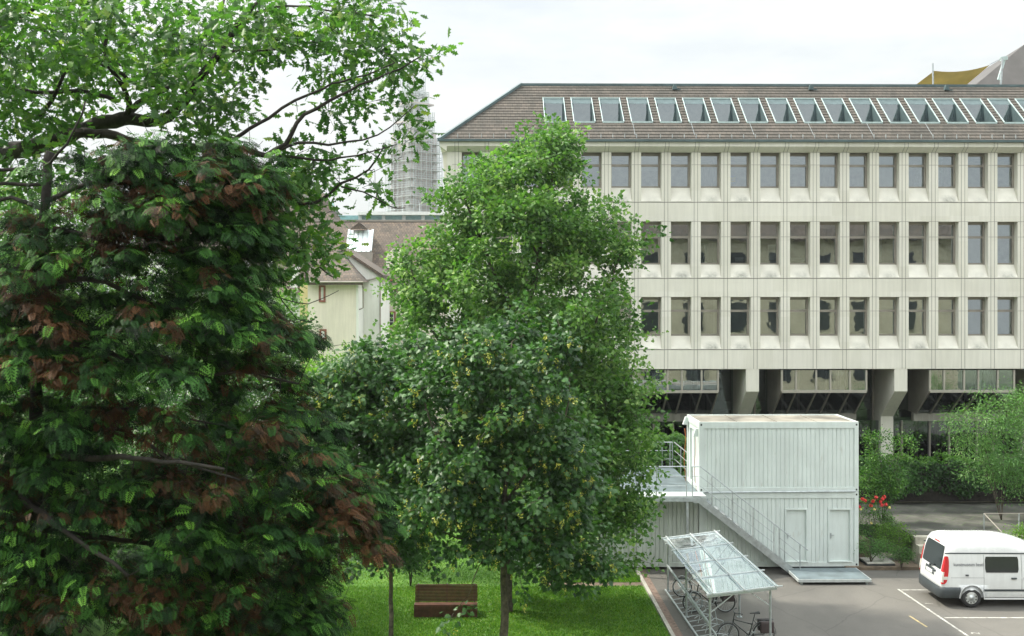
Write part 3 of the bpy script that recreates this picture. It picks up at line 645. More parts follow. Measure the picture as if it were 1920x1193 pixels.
for v in (.06, .5, .97):
    for u in (.05, .9):
        p = bil(u, v); q = MB(); q.tube([(p.x, p.y, 0), (p.x, p.y, p.z - .05)], .035, 8); q.box(p.x - .08, p.x + .08, p.y - .08, p.y + .08, 0, .012); q.build('post', M['galv'], sh)
        p2 = bil(u + (.35 if u < .5 else -.3), v); 
        q = MB(); q.bar((p.x, p.y, p.z - .6), (p2.x, p2.y, p2.z - .1), .025); q.build('brace', M['galv_light'], sh)
q = MB(); a, b = bil(.05, .06), bil(.05, .97); q.tube([(a.x - .02, a.y, .9), (b.x - .02, b.y, .78)], .04, 8); q.build('side_rail', M['galv'], sh)
# rack: ground rails and wheel loops (a thing of its own)
rk = empty('bicycle_rack', (6.3, 31.2, 0), 0, 'galvanised bicycle rack of bent wheel loops under the left side of the shelter', 'bicycle rack')
q = MB(); q.bar((a.x - .1, a.y, .04), (b.x - .1, b.y - .3, .04), .05); q.bar((a.x + .35, a.y, .25), (b.x + .35, b.y - .3, .25), .04); q.build('ground_rail', M['galv_light'], rk)
for i in range(13):
    y = a.y + (b.y - a.y) * (i + .5) / 13; x = a.x + (b.x - a.x) * (i + .5) / 13; hi = .75 if i % 2 else .45
    q = MB(); q.tube([(x - .05, y, .04), (x + .3, y - .02, .1), (x + .62, y - .02, .25), (x + .55, y - .03, hi * .9), (x + .3, y - .03, hi), (x + .1, y - .03, hi * .8), (x + .02, y - .03, .3)], .012, 5); q.build('wheel_loop', M['galv'], rk)

# ------------------------------------------------------------------ bicycles
def wheel(parent, x, r=.34):
    t = MB(); ring = lambda rr, y=0: [(x + rr * math.cos(a), y, r + rr * math.sin(a)) for a in [2 * math.pi * i / 28 for i in range(28)]]
    t.tube(ring(r - .02), .021, 7, True); w_ = t.build('wheel', M['black'], parent, smooth=True)
    q = MB(); q.tube(ring(r - .045), .011, 5, True); q.tube([(x, -.04, r), (x, .04, r)], .025, 8)
    for i in range(18):
        a = 2 * math.pi * i / 18; q.bar((x, .02 * (-1) ** i, r), (x + (r - .05) * math.cos(a), 0, r + (r - .05) * math.sin(a)), .0035)
    q.build('rim', M['galv'], w_)
def bicycle(loc, rz, frame_m, label, bag=False, basket=False, lady=False):
    t = empty('bicycle', loc, rz, label, 'bicycle', 'bicycles parked at the shelter'); wheel(t, 0); wheel(t, 1.08)
    bb, stp, htp, hb = (.44, 0, .29), (.30, 0, .80), (.90, 0, .88), (.93, 0, .70)
    f = MB()
    f.tube([bb, stp], .017, 7); f.tube([hb, htp], .019, 7); f.tube([bb, hb], .019, 7); f.tube([(.34, 0, .62) if lady else stp, (.92, 0, .78) if lady else htp], .016, 7)
    for y in (-.05, .05): f.tube([(.0, y, .34), (.44, y * .6, .29)], .010, 6); f.tube([(.0, y, .34), (.31, y * .3, .76)], .009, 6); f.tube([(.93, y * .5, .70), (.98, y, .55), (1.08, y, .34)], .012, 6)
    f.tube([stp, (.27, 0, .93)], .013, 6); f.build('frame', frame_m, t, smooth=True)
    s = MB(); s.add([(.13, -.09, .95), (.13, .09, .95), (.25, .07, .95), (.25, -.07, .95), (.42, .015, .945), (.42, -.015, .945), (.13, -.08, .99), (.13, .08, .99), (.25, .05, .97), (.25, -.05, .97), (.42, .012, .965), (.42, -.012, .965)],
        [(0, 1, 2, 3), (3, 2, 4, 5), (7, 6, 9, 8), (8, 9, 11, 10), (0, 6, 7, 1), (1, 7, 8, 2), (2, 8, 10, 4), (4, 10, 11, 5), (5, 11, 9, 3), (3, 9, 6, 0)]); s.build('saddle', M['black'], t)
    h = MB(); h.tube([(.90, 0, .88), (.87, 0, .99), (.90, 0, 1.0)], .013, 6); h.tube([(.72, -.30, 1.02), (.80, -.26, 1.03), (.90, -.1, 1.0), (.91, 0, 1.0), (.90, .1, 1.0), (.80, .26, 1.03), (.72, .30, 1.02)], .012, 6); h.build('handlebar', M['blackplastic'], t, smooth=True)
    c = MB(); c.tube([(.44, -.07, .29), (.44, .07, .29)], .018, 6); c.bar((.44, -.08, .29), (.54, -.08, .16), .02); c.bar((.44, .08, .29), (.34, .08, .42), .02); c.box(.49, .59, -.17, -.09, .145, .17); c.box(.29, .39, .09, .17, .41, .435)
    ring = [(.44 + .09 * math.cos(a), -.055, .29 + .09 * math.sin(a)) for a in [2 * math.pi * i / 16 for i in range(16)]]; c.tube(ring, .008, 4, True); c.bar((.44, -.055, .38), (0, -.055, .38), .008); c.bar((.44, -.055, .20), (0, -.055, .30), .008); c.build('crank', M['galv'], t)
    g = MB()
    for x, a0, a1 in ((0, 20, 190), (1.08, 30, 170)):
        arc = [(x + .375 * math.cos(R(a)), 0, .34 + .375 * math.sin(R(a))) for a in range(a0, a1 + 1, 15)]
        for p, q in zip(arc[:-1], arc[1:]): g.bar(p, q, .05, .006)
    g.build('mudguard', M['blackplastic'], t)
    r_ = MB(); r_.bar((-.28, -.05, .76), (.25, -.05, .76), .012); r_.bar((-.28, .05, .76), (.25, .05, .76), .012); r_.bar((-.28, -.05, .76), (-.28, .05, .76), .012)
    for y in (-.05, .05): r_.bar((0, y, .34), (-.15, y, .76), .010)
    r_.build('luggage_rack', M['blackplastic'], t)
    if bag:
        for y in (-.20, .07):
            b = MB(); b.box(-.26, .14, y, y + .13, .40, .74); b.build('pannier', mat('dark_pannier', (.05, .035, .035), .7), t, bevel=.03)
    return t
dark = mat('dark_bike_paint', (.03, .034, .036), .3, .05); silver = mat('silver_bike_paint', (.5, .52, .5), .3, .05, metal=.5)
bicycle((gp(1364, 1134, .34).x, 34.9, 0), math.pi, dark, 'dark bicycle with black panniers standing under the middle of the shelter', bag=True)
bicycle((gp(1435, 1192, .34).x, 31.7, 0), math.pi + .05, dark, 'black bicycle with light stem parked under the front end of the shelter, nearest the camera', bag=True, lady=True)
bicycle((gp(1340, 1105, .34).x, 36.5, 0), math.pi - .12, silver, 'silver framed bicycle standing behind the dark one under the clear roof')

# ------------------------------------------------------------------ van
vp = gp(1767, 1130, .2)
van = empty('parked_van', (pw(1767, 1120, 35.25).x, 36.2, 0), R(-1.2), 'white high roof van with dark windows and grey lettering parked on the asphalt', 'van')
PR = [(0, .30), (.78, .30), (.88, .34), (.93, .50), (.955, .78), (.955, 1.02), (.935, 1.3), (.89, 1.76), (.88, 1.83), (.845, 2.02), (.77, 2.17), (.62, 2.25), (.35, 2.295), (0, 2.31)]
def lean(z): return float(np.interp(z, [0, .6, 1.0, 1.3, 1.76, 2.02, 2.17, 2.25, 2.31], [0, 0, .0, .05, .15, .23, .32, .46, .60]))
def prof_y(z): zz = [p[1] for p in PR[2:]]; yy = [p[0] for p in PR[2:]]; return float(np.interp(z, zz, yy))
ST = [(0, 2.31, .93), (.05, 2.31, .97), (.14, 2.31, 1), (.5, 2.31, 1), (1, 2.31, 1), (1.6, 2.31, 1), (2.05, 2.31, 1), (2.4, 2.28, 1), (2.8, 2.20, 1), (3.2, 2.06, 1), (3.5, 1.90, .99), (3.85, 1.6, .985), (4.2, 1.25, .98), (4.6, 1.12, .96), (4.85, .98, .90), (5.0, .72, .80)]
mb = MB(); NP = len(PR); vs = []
for (s, Tp, ws) in ST:
    for side in (-1, 1):
        for (y, z) in PR:
            z2 = z if z <= .95 and Tp > .95 else (.95 + (z - .95) * (Tp - .95) / 1.36 if Tp > .95 else .30 + (z - .30) * (Tp - .30) / 2.01)
            vs.append((s + lean(z) * max(0, 1 - s / 1.2), side * y * ws, z2))
fs = []; SN = 2 * NP
for i in range(len(ST) - 1):
    for sd_ in (0, 1):
        for k in range(NP - 1):
            a = i * SN + sd_ * NP + k; q = (a, a + 1, a + SN + 1, a + SN); fs.append(q if sd_ else q[::-1])
for i, rev in ((0, False), (len(ST) - 1, True)):
    for k in range(NP - 1):
        a = i * SN + k; b = a + NP; q = (a, b, b + 1, a + 1); fs.append(q[::-1] if not rev else q)
mb.add(vs, fs)
vanpaint = mat('white_car_paint', (.68, .70, .70), .22, .05, 1.2, streak=.06)
vanpaint.node_tree.nodes['Principled BSDF'].inputs['Coat Weight'].default_value = .6
body = mb.build('body', vanpaint, van)
bm = bmesh.new(); bm.from_mesh(body.data); bmesh.ops.remove_doubles(bm, verts=bm.verts, dist=1e-4); bmesh.ops.recalc_face_normals(bm, faces=bm.faces); bm.to_mesh(body.data); bm.free()
cut = MB()
for x in (1.0, 4.1):
    for sgn in (-1, 1): cut.prism([(x + .40 * math.cos(R(a)), .36 + .40 * math.sin(R(a))) for a in range(0, 360, 12)], 'y', sgn * .72, sgn * 1.05)
cu = cut.build('arch_cutter', None); 
md = body.modifiers.new('arches', 'BOOLEAN'); md.operation = 'DIFFERENCE'; md.solver = 'EXACT'; md.object = cu; cu.matrix_world = Matrix.Translation(van.location) @ Matrix.Rotation(R(-1.2), 4, 'Z')
bpy.context.view_layer.update(); dg = bpy.context.evaluated_depsgraph_get(); nm = bpy.data.meshes.new_from_object(body.evaluated_get(dg)); body.modifiers.clear()
if len(nm.polygons) > 100: body.data = nm
bpy.data.objects.remove(cu)
for p in body.data.polygons: p.use_smooth = True
try: body.data.set_sharp_from_angle(angle=R(32))
except Exception: pass
def strip_side(name, m, x0, x1, z0, z1, off=.006, sides=(-1, 1), parent=van, r=0, nseg=5, xf=None):
    if len(sides) > 1: return [strip_side(name, m, x0, x1, z0, z1, off, (s_,), parent, r, nseg, xf) for s_ in sides]
    q = MB()
    for sgn in sides:
        n = nseg; rowsv = []
        for i in range(n + 1):
            z = z0 + (z1 - z0) * i / n; y = sgn * (prof_y(z) + off); ins = r if i in (0, n) else 0
            a, b = (x0, x1) if xf is None else xf(z)
            rowsv.append(((a + ins, y, z), (b - ins, y, z)))
        for (a, b), (c, d_) in zip(rowsv[:-1], rowsv[1:]): q.quad(a, b, d_, c)
    return q.build(name, m, parent)
vg = glass('van_glass', (.06, .075, .08), ior=1.6, wave=0)
vgd = mat('dark_van_window', (.012, .016, .018), .06, .05, spec=.8)
for sgn in (-1, 1): strip_side('side_window', vgd, 1.45, 2.56, 1.19, 1.71, .012, (sgn,), r=.03)
for sgn in (-1, 1): strip_side('front_side_window', vgd, 2.78, 3.45, 1.19, 1.71, .012, (sgn,), r=.03)
strip_side('roof_seam', M['blackplastic'], .12, 3.25, 1.795, 1.835, .010, nseg=1)
strip_side('rub_strip', M['blackplastic'], 1.42, 4.7, .56, .63, .012, nseg=1)
strip_side('sill_trim', vanpaint, 1.44, 3.68, .28, .33, .03, nseg=1)
q = strip_side('panel_gap', mat('shut_line', (.10, .11, .11), .8), 1.40, 1.412, .50, 1.78, .0025, nseg=8)
q = strip_side('panel_gap', M['blackplastic'], 2.66, 2.672, .42, 1.78, .0025, nseg=8); q = strip_side('panel_gap', M['blackplastic'], .30, 1.40, 1.01, 1.018, .0025, nseg=1)
for sgn in (-1, 1):
    for x, z in ((.84, 1.10), (2.40, 1.00), (2.82, 1.00)):
        h = MB(); y = sgn * (prof_y(z) + .02); h.box(x - (.05 if x < 1 else .09), x + (.05 if x < 1 else .09), y - .02, y + .02, z - .025, z + .025); h.build('door_handle', M['blackplastic'], van, bevel=.012)
# rear: bumper, window, lamps, plate, handle, wiper
def rearpt(y, z, off=.008):
    k = max(0, (abs(y) - .80) / .16); return (lean(z) - off + .05 * k * k, y, z)
def rear_patch(name, m, yz, off=.008, parent=van, n=6):
    """yz: left/right limits per z row"""
    q = MB()
    for (z0, a0, b0), (z1, a1, b1) in zip(yz[:-1], yz[1:]):
        for i in range(n):
            u, v = i / n, (i + 1) / n
            q.quad(rearpt(a0 + (b0 - a0) * u, z0, off), rearpt(a0 + (b0 - a0) * v, z0, off), rearpt(a1 + (b1 - a1) * v, z1, off), rearpt(a1 + (b1 - a1) * u, z1, off))
    return q.build(name, m, parent)
rear_patch('rear_window', vgd, [(1.24, -.70, .70), (1.27, -.76, .76), (1.5, -.765, .765), (1.76, -.75, .75), (1.95, -.70, .70), (2.0, -.66, .66)], .012)
pl = rear_patch('plate_recess', M['blackplastic'], [(.94, -.30, .44), (1.16, -.30, .44)], .006)
rear_patch('number_plate', mat('dull_white_plate', (.6, .62, .62), .5), [(.96, -.16, .34), (1.08, -.16, .34)], .016)
hb_ = MB(); hb_.box(-.03, .03, -.42, -.26, 1.09, 1.14); hb_.build('rear_handle', M['blackplastic'], van, bevel=.01)
wp = MB(); wp.bar(rearpt(.02, 1.22, .04), rearpt(-.28, 1.30, .04), .03); wp.bar(rearpt(.02, 1.18, .04), rearpt(.02, 1.25, .04), .05); wp.build('wiper', M['blackplastic'], van)
bl_ = rear_patch('brake_light', mat('dark_red_lens', (.30, .04, .04), .3, .05), [(2.03, -.22, .22), (2.07, -.22, .22)], .014)
rear_patch('tailgate_gap', mat('tailgate_line', (.2, .21, .21), .8), [(.69, -.80, .80), (.70, -.80, .80)], .004)
redl = mat('red_lamp_lens', (.50, .025, .03), .15, .05); clr = mat('clear_lamp_lens', (.62, .60, .55), .2, .1, 30)
def lamp(sgn):
    q = MB(); c = MB(); zs2 = [.80, .86, .95, 1.05, 1.2, 1.4, 1.58, 1.68, 1.72]; wd = [.03, .09, .12, .13, .13, .11, .08, .05, .01]
    rows2 = []
    for z, w_ in zip(zs2, wd):
        yb = prof_y(z) + .012; lx = lean(z)
        rows2.append([(lx - .014, sgn * (yb - .15 + .12 - w_ * .8), z), (lx - .012 + .012, sgn * (yb - .012), z), (lx + .05, sgn * (yb), z), (lx + .05 + w_ * 1.1, sgn * yb, z)])
    for i, (A, B) in enumerate(zip(rows2[:-1], rows2[1:])):
        for k in range(3): (c if i in (1, 2, 3) and k < 2 or i == 2 else q).quad(A[k], A[k + 1], B[k + 1], B[k])
    o = q.build('tail_light', redl, van); c.build('reversing_lens', clr, o)
lamp(-1); lamp(1)
bu = MB(); bp_ = []
for z0, z1, o in ((.34, .42, .03), (.42, .62, .06), (.62, .70, .035)):
    pass
pts_out = [(.62, .975), (.25, .985), (.04, .97), (-.06, .86), (-.09, .5), (-.09, -.5), (-.06, -.86), (.04, -.97), (.25, -.985), (.62, -.975)]
zz = [(.32, .85), (.36, 1.0), (.60, 1.0), (.69, .96), (.70, .90)]
vs = []
for z, s in zz: vs += [((x if abs(x) > .2 else x * (1.0 if s == 1 else .6)), y * (.5 + .5 * s), z) for x, y in pts_out]
NPo = len(pts_out); fs = [(r_ * NPo + i, r_ * NPo + i + 1, (r_ + 1) * NPo + i + 1, (r_ + 1) * NPo + i) for r_ in range(len(zz) - 1) for i in range(NPo - 1)]
bu.add(vs, fs); bu.build('rear_bumper', M['blackplastic'], van, smooth=True)
fb = MB(); fb.box(4.80, 5.05, -.80, .80, .30, .60); fb.build('front_bumper', M['blackplastic'], van, bevel=.05)
ws = MB(); ws.quad((3.50, -.78, 1.93), (3.50, .78, 1.93), (4.16, .86, 1.32), (4.16, -.86, 1.32)); ws.build('windscreen', vgd, van)
for sgn in (-1, 1):
    m_ = MB(); m_.box(3.55, 3.70, sgn * 1.0 - .02 if sgn > 0 else -1.18, sgn * 1.18 if sgn > 0 else -.98, 1.22, 1.48); m_.build('side_mirror', M['blackplastic'], van, bevel=.03)
    h = MB(); h.box(4.72, 4.90, sgn * .78 - .12, sgn * .78 + .12, .78, .98); h.build('headlight', clr, van, bevel=.03)
al = mat('silver_wheel_cover', (.52, .55, .55), .35, .08, 10, metal=.6)
for x in (1.0, 4.1):
    for sgn in (-1, 1):
        t = MB(); n = 36; prof = [(.20, .095), (.29, .10), (.325, .08), (.335, .03), (.335, -.05), (.31, -.09), (.2, -.09)]
        vs = [(x + r_ * math.cos(2*math.pi*i/n), sgn * (.84 + y), .335 + r_ * math.sin(2*math.pi*i/n)) for i in range(n) for r_, y in prof]; m_ = len(prof)
        t.add(vs, [(i*m_+k, i*m_+k+1, ((i+1) % n)*m_+k+1, ((i+1) % n)*m_+k) for i in range(n) for k in range(m_-1)]); w_ = t.build('wheel', M['black'], van, smooth=True)
        t = MB(); prof = [(.215, .08), (.20, .085), (.17, .055), (.12, .075), (.05, .085), (.045, .10), (.0, .10)]; m_ = len(prof)
        vs = [(x + r_ * math.cos(2*math.pi*i/n), sgn * (.84 + y), .335 + r_ * math.sin(2*math.pi*i/n)) for i in range(n) for r_, y in prof]
        t.add(vs, [(i*m_+k, i*m_+k+1, ((i+1) % n)*m_+k+1, ((i+1) % n)*m_+k) for i in range(n) for k in range(m_-1)]); t.build('rim', al, w_, smooth=True)
        t = MB()
        for i in range(10):
            a0, a1 = 2*math.pi*(i+.18)/10, 2*math.pi*(i+.62)/10
            t.quad(*[(x + r_ * math.cos(a), sgn * (.84 + y), .335 + r_ * math.sin(a)) for r_, a, y in ((.15, a0, .072), (.15, a1, .072), (.187, a1, .078), (.187, a0, .078))])
        t.build('rim_slot', M['black'], w_)
    for sgn in (-1, 1):
        ar = MB(); pts = [(x + .41 * math.cos(R(a)), sgn * (.955 + .003), .36 + .41 * math.sin(R(a))) for a in range(-8, 189, 12)]
        for p, q in zip(pts[:-1], pts[1:]): ar.bar(p, q, .045, .02)
        ar.build('arch_trim', vanpaint, van)
def textobj(name, body_, size, m, loc, rot, parent=None, ext=.0, kind=None, sx=1):
    cu = bpy.data.curves.new(name, 'FONT'); cu.body = body_; cu.size = size; cu.extrude = ext; cu.offset = size * .014; cu.align_x = 'LEFT'
    o = bpy.data.objects.new(name, cu); COL.objects.link(o); bpy.context.view_layer.update()
    me = bpy.data.meshes.new_from_object(o.evaluated_get(bpy.context.evaluated_depsgraph_get())); bpy.data.objects.remove(o)
    me.materials.clear(); o = link(name, me, m, parent); o.location = loc; o.rotation_euler = rot; o.scale = (sx, 1, 1)
    return o
textobj('lettering', 'kunstmuseum basel', .158, mat('grey_vinyl_lettering', (.19, .20, .21), .6), (.40, -(prof_y(1.40) + .012), 1.40), (R(90 - 5), 0, 0), van, sx=.80)

# ------------------------------------------------------------------ parking marks
mk = mat('worn_white_paint', (.42, .42, .38), .8, .2, 5, c2=(.15, .145, .13)); yk = mat('worn_yellow_paint', (.42, .34, .15), .8, .2, 6, c2=(.22, .18, .12))
def mark(p, q, wd, m, name='parking_line'):
    p, q = Vector(p), Vector(q); d = (q - p).normalized(); u = Vector((-d.y, d.x, 0)) * wd / 2
    o = MB(); o.quad(*[(v.x, v.y, .004) for v in (p - u, q - u, q + u, p + u)]); return tag(o.build(name, m), kind='structure')
A0, A1 = gp(1684, 1105), gp(1815, 1193); mark(A0, A0 + (A1 - A0) * 1.8, .08, mk)
mark(gp(1690, 1106.5), gp(1690, 1106.5) + Vector((5.2, -.05, 0)), .09, mk); b0 = gp(1771, 1158.5); mark(b0, b0 + Vector((5.2, -.08, 0)), .09, mk)
mark(gp(1705, 1155), gp(1738, 1176), .07, yk)
for ch, p in (('1', gp(1750, 1134)), ('2', gp(1838, 1190))):
    tag(textobj('bay_number', ch, .36, mk, (p.x, p.y, .005), (0, 0, R(78)), sx=1), kind='structure')


# ------------------------------------------------------------------ bench
bp = gp(776, 1161); be = empty('slatted_bench', (bp.x, bp.y, 0), 0, 'wide reddish brown slatted wooden bench on the lawn between the tree trunks', 'bench')
prof = [(0, .04)]; BW = 2.05
path = [(.0, .06), (.0, .40), (.03, .42), (.52, .36), (.56, .38), (.80, .86)]
sl_ = []
def along(a, b, n): return [(a[0] + (b[0]-a[0])*i/n, a[1] + (b[1]-a[1])*i/n) for i in range(n)]
groups = [('front_panel', along((0, .06), (0, .42), 9)), ('seat', along((.03, .43), (.52, .37), 11)), ('backrest', along((.56, .40), (.82, .90), 12))]
for nm_, pts in groups:
    q = MB()
    for (y, z) in pts:
        if nm_ == 'seat': q.box(0, BW, y, y + .030, z - .02, z + .02)
        else: q.box(0, BW, y, y + .035, z, z + .034)
    q.build(nm_, M['wood'], be)
for x in (.08, BW / 2, BW - .12):
    q = MB(); q.prism([(.04, 0), (.04, .40), (.54, .345), (.60, .38), (.86, .9), (.92, .9), (.70, .35), (.72, 0), (.64, 0), (.60, .27), (.12, .30), (.12, 0)], 'x', x, x + .04); q.build('support', M['blackplastic'], be)

# ------------------------------------------------------------------ terrace, steps, garden wall
TX = pw(1706, 1000, 41.2).x; TZ = 1.1
t = MB(); t.prism([(TX, 41.1), (60, 41.1), (60, 47.2), (TX - 1.5, 47.2), (TX - 1.5, 43), (TX, 42.6)], 'z', 0, TZ); tag(t.build('terrace', M['slab']), kind='structure')
ML = mat('lichen_stone', (.36, .345, .28), .9, .2, 3, bmp=.3)
for i in range(4):
    t = MB(); z = TZ - .02 - i * .26; y = 41.08 - i * .36; t.box(TX + .02, TX + 5, y - .37, y - .005, -.01, z); tag(t.build('terrace_step', ML), kind='structure')
t = MB(); t.box(TX - 4.5, 60, 47.2, 47.5, 0, 1.62); t.box(1, TX - 4.55, 47.2, 47.5, 0, 1.3); o = t.build('garden_wall', M['concrete_dark']); tag(o, 'low weathered concrete wall at the back of the terrace under the ivy', 'wall')
t = MB(); t.box(TX - 2.9, TX - .05, 40.0, 41.0, 0, .12); t.box(TX - 3.2, TX - 1.6, 41.05, 46.9, 0, .9); o = t.build('planting_bed', M['earth']); tag(o, kind='structure')
hr = empty('metal_handrail', (pw(1845, 963, 42).x, 42, 0), 0, 'slim metal handrail beside the terrace steps behind the van', 'handrail')
z1 = pw(1845, 963, 42).z; q = MB(); q.tube([(0, 0, z1), (8, 0, z1)], .016, 6); q.tube([(0, 0, z1), (.55, -1.5, z1 - 1.0)], .02, 6); q.build('rail', M['bronze'], hr)
for a_, b_ in (((0, 0, TZ), (0, 0, z1)), ((1.4, 0, TZ), (1.4, 0, z1)), ((.55, -1.5, 0), (.55, -1.5, z1 - 1.0))): q = MB(); q.bar(a_, b_, .04); q.build('post', M['galv'], hr)

# ------------------------------------------------------------------ far buildings
def W3(px, py, Y): v = pw(px, py, Y); return (v.x, v.y, v.z)
def framed_window(parent, x0, x1, y, z0, z1, fm, fw=.12, shutters=False):
    f = MB(); f.box(x0 - fw, x0, y - .06, y - .003, z0 - fw, z1 + fw); f.box(x1, x1 + fw, y - .06, y - .003, z0 - fw, z1 + fw); f.box(x0, x1, y - .06, y - .003, z1, z1 + fw); f.box(x0, x1, y - .08, y - .003, z0 - fw, z0)
    o = f.build('window', fm, parent); p = MB(); p.box(x0, x1, y - .02, y - .008, z0, z1); p.build('pane', M['darkglass'], o)
    c = MB(); xm = (x0 + x1) / 2; c.box(xm - .035, xm + .035, y - .04, y - .021, z0, z1)
    for k in (1, 2): c.box(x0, x1, y - .036, y - .023, z0 + (z1 - z0) * k / 3 - .02, z0 + (z1 - z0) * k / 3 + .02)
    c.box(x0, x0 + .06, y - .04, y - .021, z0, z1); c.box(x1 - .06, x1, y - .04, y - .021, z0, z1); c.build('sash', M['white'], o)
    if shutters:
        s = MB(); wd = (x1 - x0) * .5
        s.box(x0 - fw - wd, x0 - fw, y - .10, y - .062, z0 - .05, z1 + .05); s.build('shutter', mat('dark_shutter', (.03, .035, .04), .6), o)
    return o
M['darkglass'] = mat('dark_pane', (.03, .038, .04), .08, .1, spec=.8)
# long tiled house
Y0 = 80.0; lh = empty('long_tiled_house', (pw(480, 600, Y0).x, Y0, 0), 0, 'long old house with a mossy tiled roof and a big white roof window', 'house')
ox, oy = lh.location.x, Y0
def rel(mb, ox, oy): mb.v = [(x - ox, y - oy, z) for x, y, z in mb.v]; return mb
xl, xr = pw(480, 500, Y0).x, pw(850, 500, Y0).x + 8; zev = pw(0, 533, Y0).z; YR = 86.0; zrd = pw(0, 414, YR).z
w = MB(); w.box(xl, xr, Y0, Y0 + 11, 0, zev); rel(w, ox, oy).build('wall', M['cream'], lh)
w = MB(); w.prism([(Y0 - .5, zev - .25), (YR, zrd), (2 * YR - Y0 + .5, zev - .25), (2*YR - Y0 + .5, zev - .45), (Y0 - .5, zev - .45)], 'x', xl, xr); rel(w, ox, oy).build('roof', M['oldtile'], lh)
w = MB(); w.tube([(xl, Y0 - .55, zev - .3), (xr, Y0 - .55, zev - .3)], .09, 6); w.box(xl, xr, YR - .12, YR + .12, zrd - .05, zrd + .1); rel(w, ox, oy).build('gutter', M['bronze'], lh)
def roofY(z): return Y0 - .5 + (z - zev + .25) * (YR - Y0 + .5) / (zrd - zev + .25)
# big roof window dormer
Yd = 81.6; a = pw(655, 432, Yd + 1.6); b = pw(695, 472, Yd)
dw = MB(); dw.quad((a.x, Yd + 1.6, a.z), (b.x, Yd + 1.6, a.z), (b.x, Yd, b.z), (a.x, Yd, b.z)); o = rel(dw, ox, oy).build('roof_window', mat('milky_roof_glass', (.62, .70, .68), .25, .08, 2), lh)
dw = MB()
for i in range(6): x = a.x + (b.x - a.x) * i / 5; dw.bar((x, Yd + 1.6, a.z + .03), (x, Yd, b.z + .03), .06 if i not in (0, 5) else .16)
dw.build('glazing_bar', M['galv'], o); dw.v = []
for ch in o.children: ch.data.transform(Matrix.Translation((-ox, -oy, 0)))
dw = MB(); dw.box(a.x - .1, b.x + .1, Yd - .1, Yd + 2.5, b.z - 1.3, b.z - .05); rel(dw, ox, oy).build('dormer', M['bronze'], lh)
dw = MB(); p1 = pw(676, 425, 83.5); dw.add([(p1.x - .7, 82.6, p1.z - .25), (p1.x + .7, 82.6, p1.z - .25), (p1.x, 82.6, p1.z + .3), (p1.x, 85.5, p1.z + .3)], [(0, 1, 2), (0, 2, 3), (2, 1, 3)]); rel(dw, ox, oy).build('small_dormer', M['oldtile'], lh)
dw = MB(); q1 = pw(741, 478, 81.2); dw.prism([(q1.x - .7, q1.z - 1), (q1.x + .7, q1.z - 1), (q1.x + .7, q1.z), (q1.x, q1.z + .6), (q1.x - .7, q1.z)], 'y', 81.2, 83.5); rel(dw, ox, oy).build('dormer', M['cream'], lh)
for (px, py0, py1) in ((727, 527, 554), (727, 587, 612)):
    A, B = pw(px - 10, py1, Y0), pw(px + 12, py0, Y0); framed_window(lh, A.x - ox, B.x - ox, 0, A.z, B.z, M['redstone'], shutters=True)
ch = MB(); c1 = pw(690, 440, 84)
# left large roof
Yb = 88.0; lb = empty('large_gabled_house', (pw(250, 600, Yb).x, Yb, 0), 0, 'large old house behind the conifer with a high steep tiled roof', 'house'); ox2, oy2 = lb.location.x, Yb
xl2, xr2 = pw(250, 500, Yb).x, pw(597, 500, Yb).x; z0_, z1_ = pw(0, 470, Yb).z, pw(0, 362, 94).z
w = MB(); w.box(xl2, xr2, Yb, Yb + 12, 0, z0_); rel(w, ox2, oy2).build('wall', M['white'], lb)
w = MB(); w.add([(xl2, Yb - .5, z0_), (xr2 + 2.2, Yb - .5, z0_), (xr2 - .3, 94, z1_), (xl2, 94, z1_), (xl2, 100.5, z0_), (xr2 + 2.2, 100.5, z0_)], [(0, 1, 2, 3), (1, 5, 2), (3, 2, 5, 4), (0, 3, 4), (0, 4, 5, 1)]); rel(w, ox2, oy2).build('roof', M['oldtile'], lb)
for px in (470, 568):
    c = MB(); p = pw(px, 350, 93); c.box(p.x - .5, p.x + .5, 92.6, 93.6, z1_ - 2, p.z + 1.1); c.box(p.x - .6, p.x + .6, 92.5, 93.7, p.z + 1.1, p.z + 1.3); rel(c, ox2, oy2).build('chimney', M['concrete_dark'], lb)
# cream house
Yc = 68.0; ch_ = empty('cream_house', (pw(577, 600, Yc).x, Yc, 0), 0, 'cream rendered house with two small red framed windows and a curved tiled roof', 'house'); ox3 = ch_.location.x
P3 = lambda px, py, Y: tuple(Vector(W3(px, py, Y)) - Vector((ox3, Yc, 0)))
zc = pw(0, 530, Yc).z; xa, xb = 0, pw(668, 600, Yc).x - ox3
w = MB(); w.box(xa, xb, 0, 5, 0, zc); w.build('wall', M['cream'], ch_)
w = MB(); w.box(xb, pw(672, 600, Yc).x - ox3, -.02, 4.9, 0, zc); w.build('corner_pilaster', M['white'], ch_)
w = MB(); w.box(xa - .55, xa - .002, .3, 5, 0, zc); w.build('side_wall', M['yellow'], ch_)
w = MB(); rv = []
for (lx, rx_, py, Y) in ((577, 681, 529, 67.4), (580, 672, 518, 67.9), (583, 662, 505, 68.8), (590, 652, 488, 70.0), (597, 644, 475, 71.0), (604, 637, 462, 72.0)): rv.append((P3(lx - 3, py, Y), P3(rx_, py, Y)))
for (a, b), (c, d_) in zip(rv[:-1], rv[1:]): w.quad(a, b, d_, c)
e0, e1 = P3(574, 529, 67.4), P3(681, 529, 67.4); w.quad(e0, e1, (e1[0], e1[1], e1[2] - .18), (e0[0], e0[1], e0[2] - .18))
for s in (0, 1):
    for A, B in zip(rv[:-1], rv[1:]): w.quad(A[s], B[s], (B[s][0], 5, B[s][2]), (A[s][0], 5, A[s][2]))
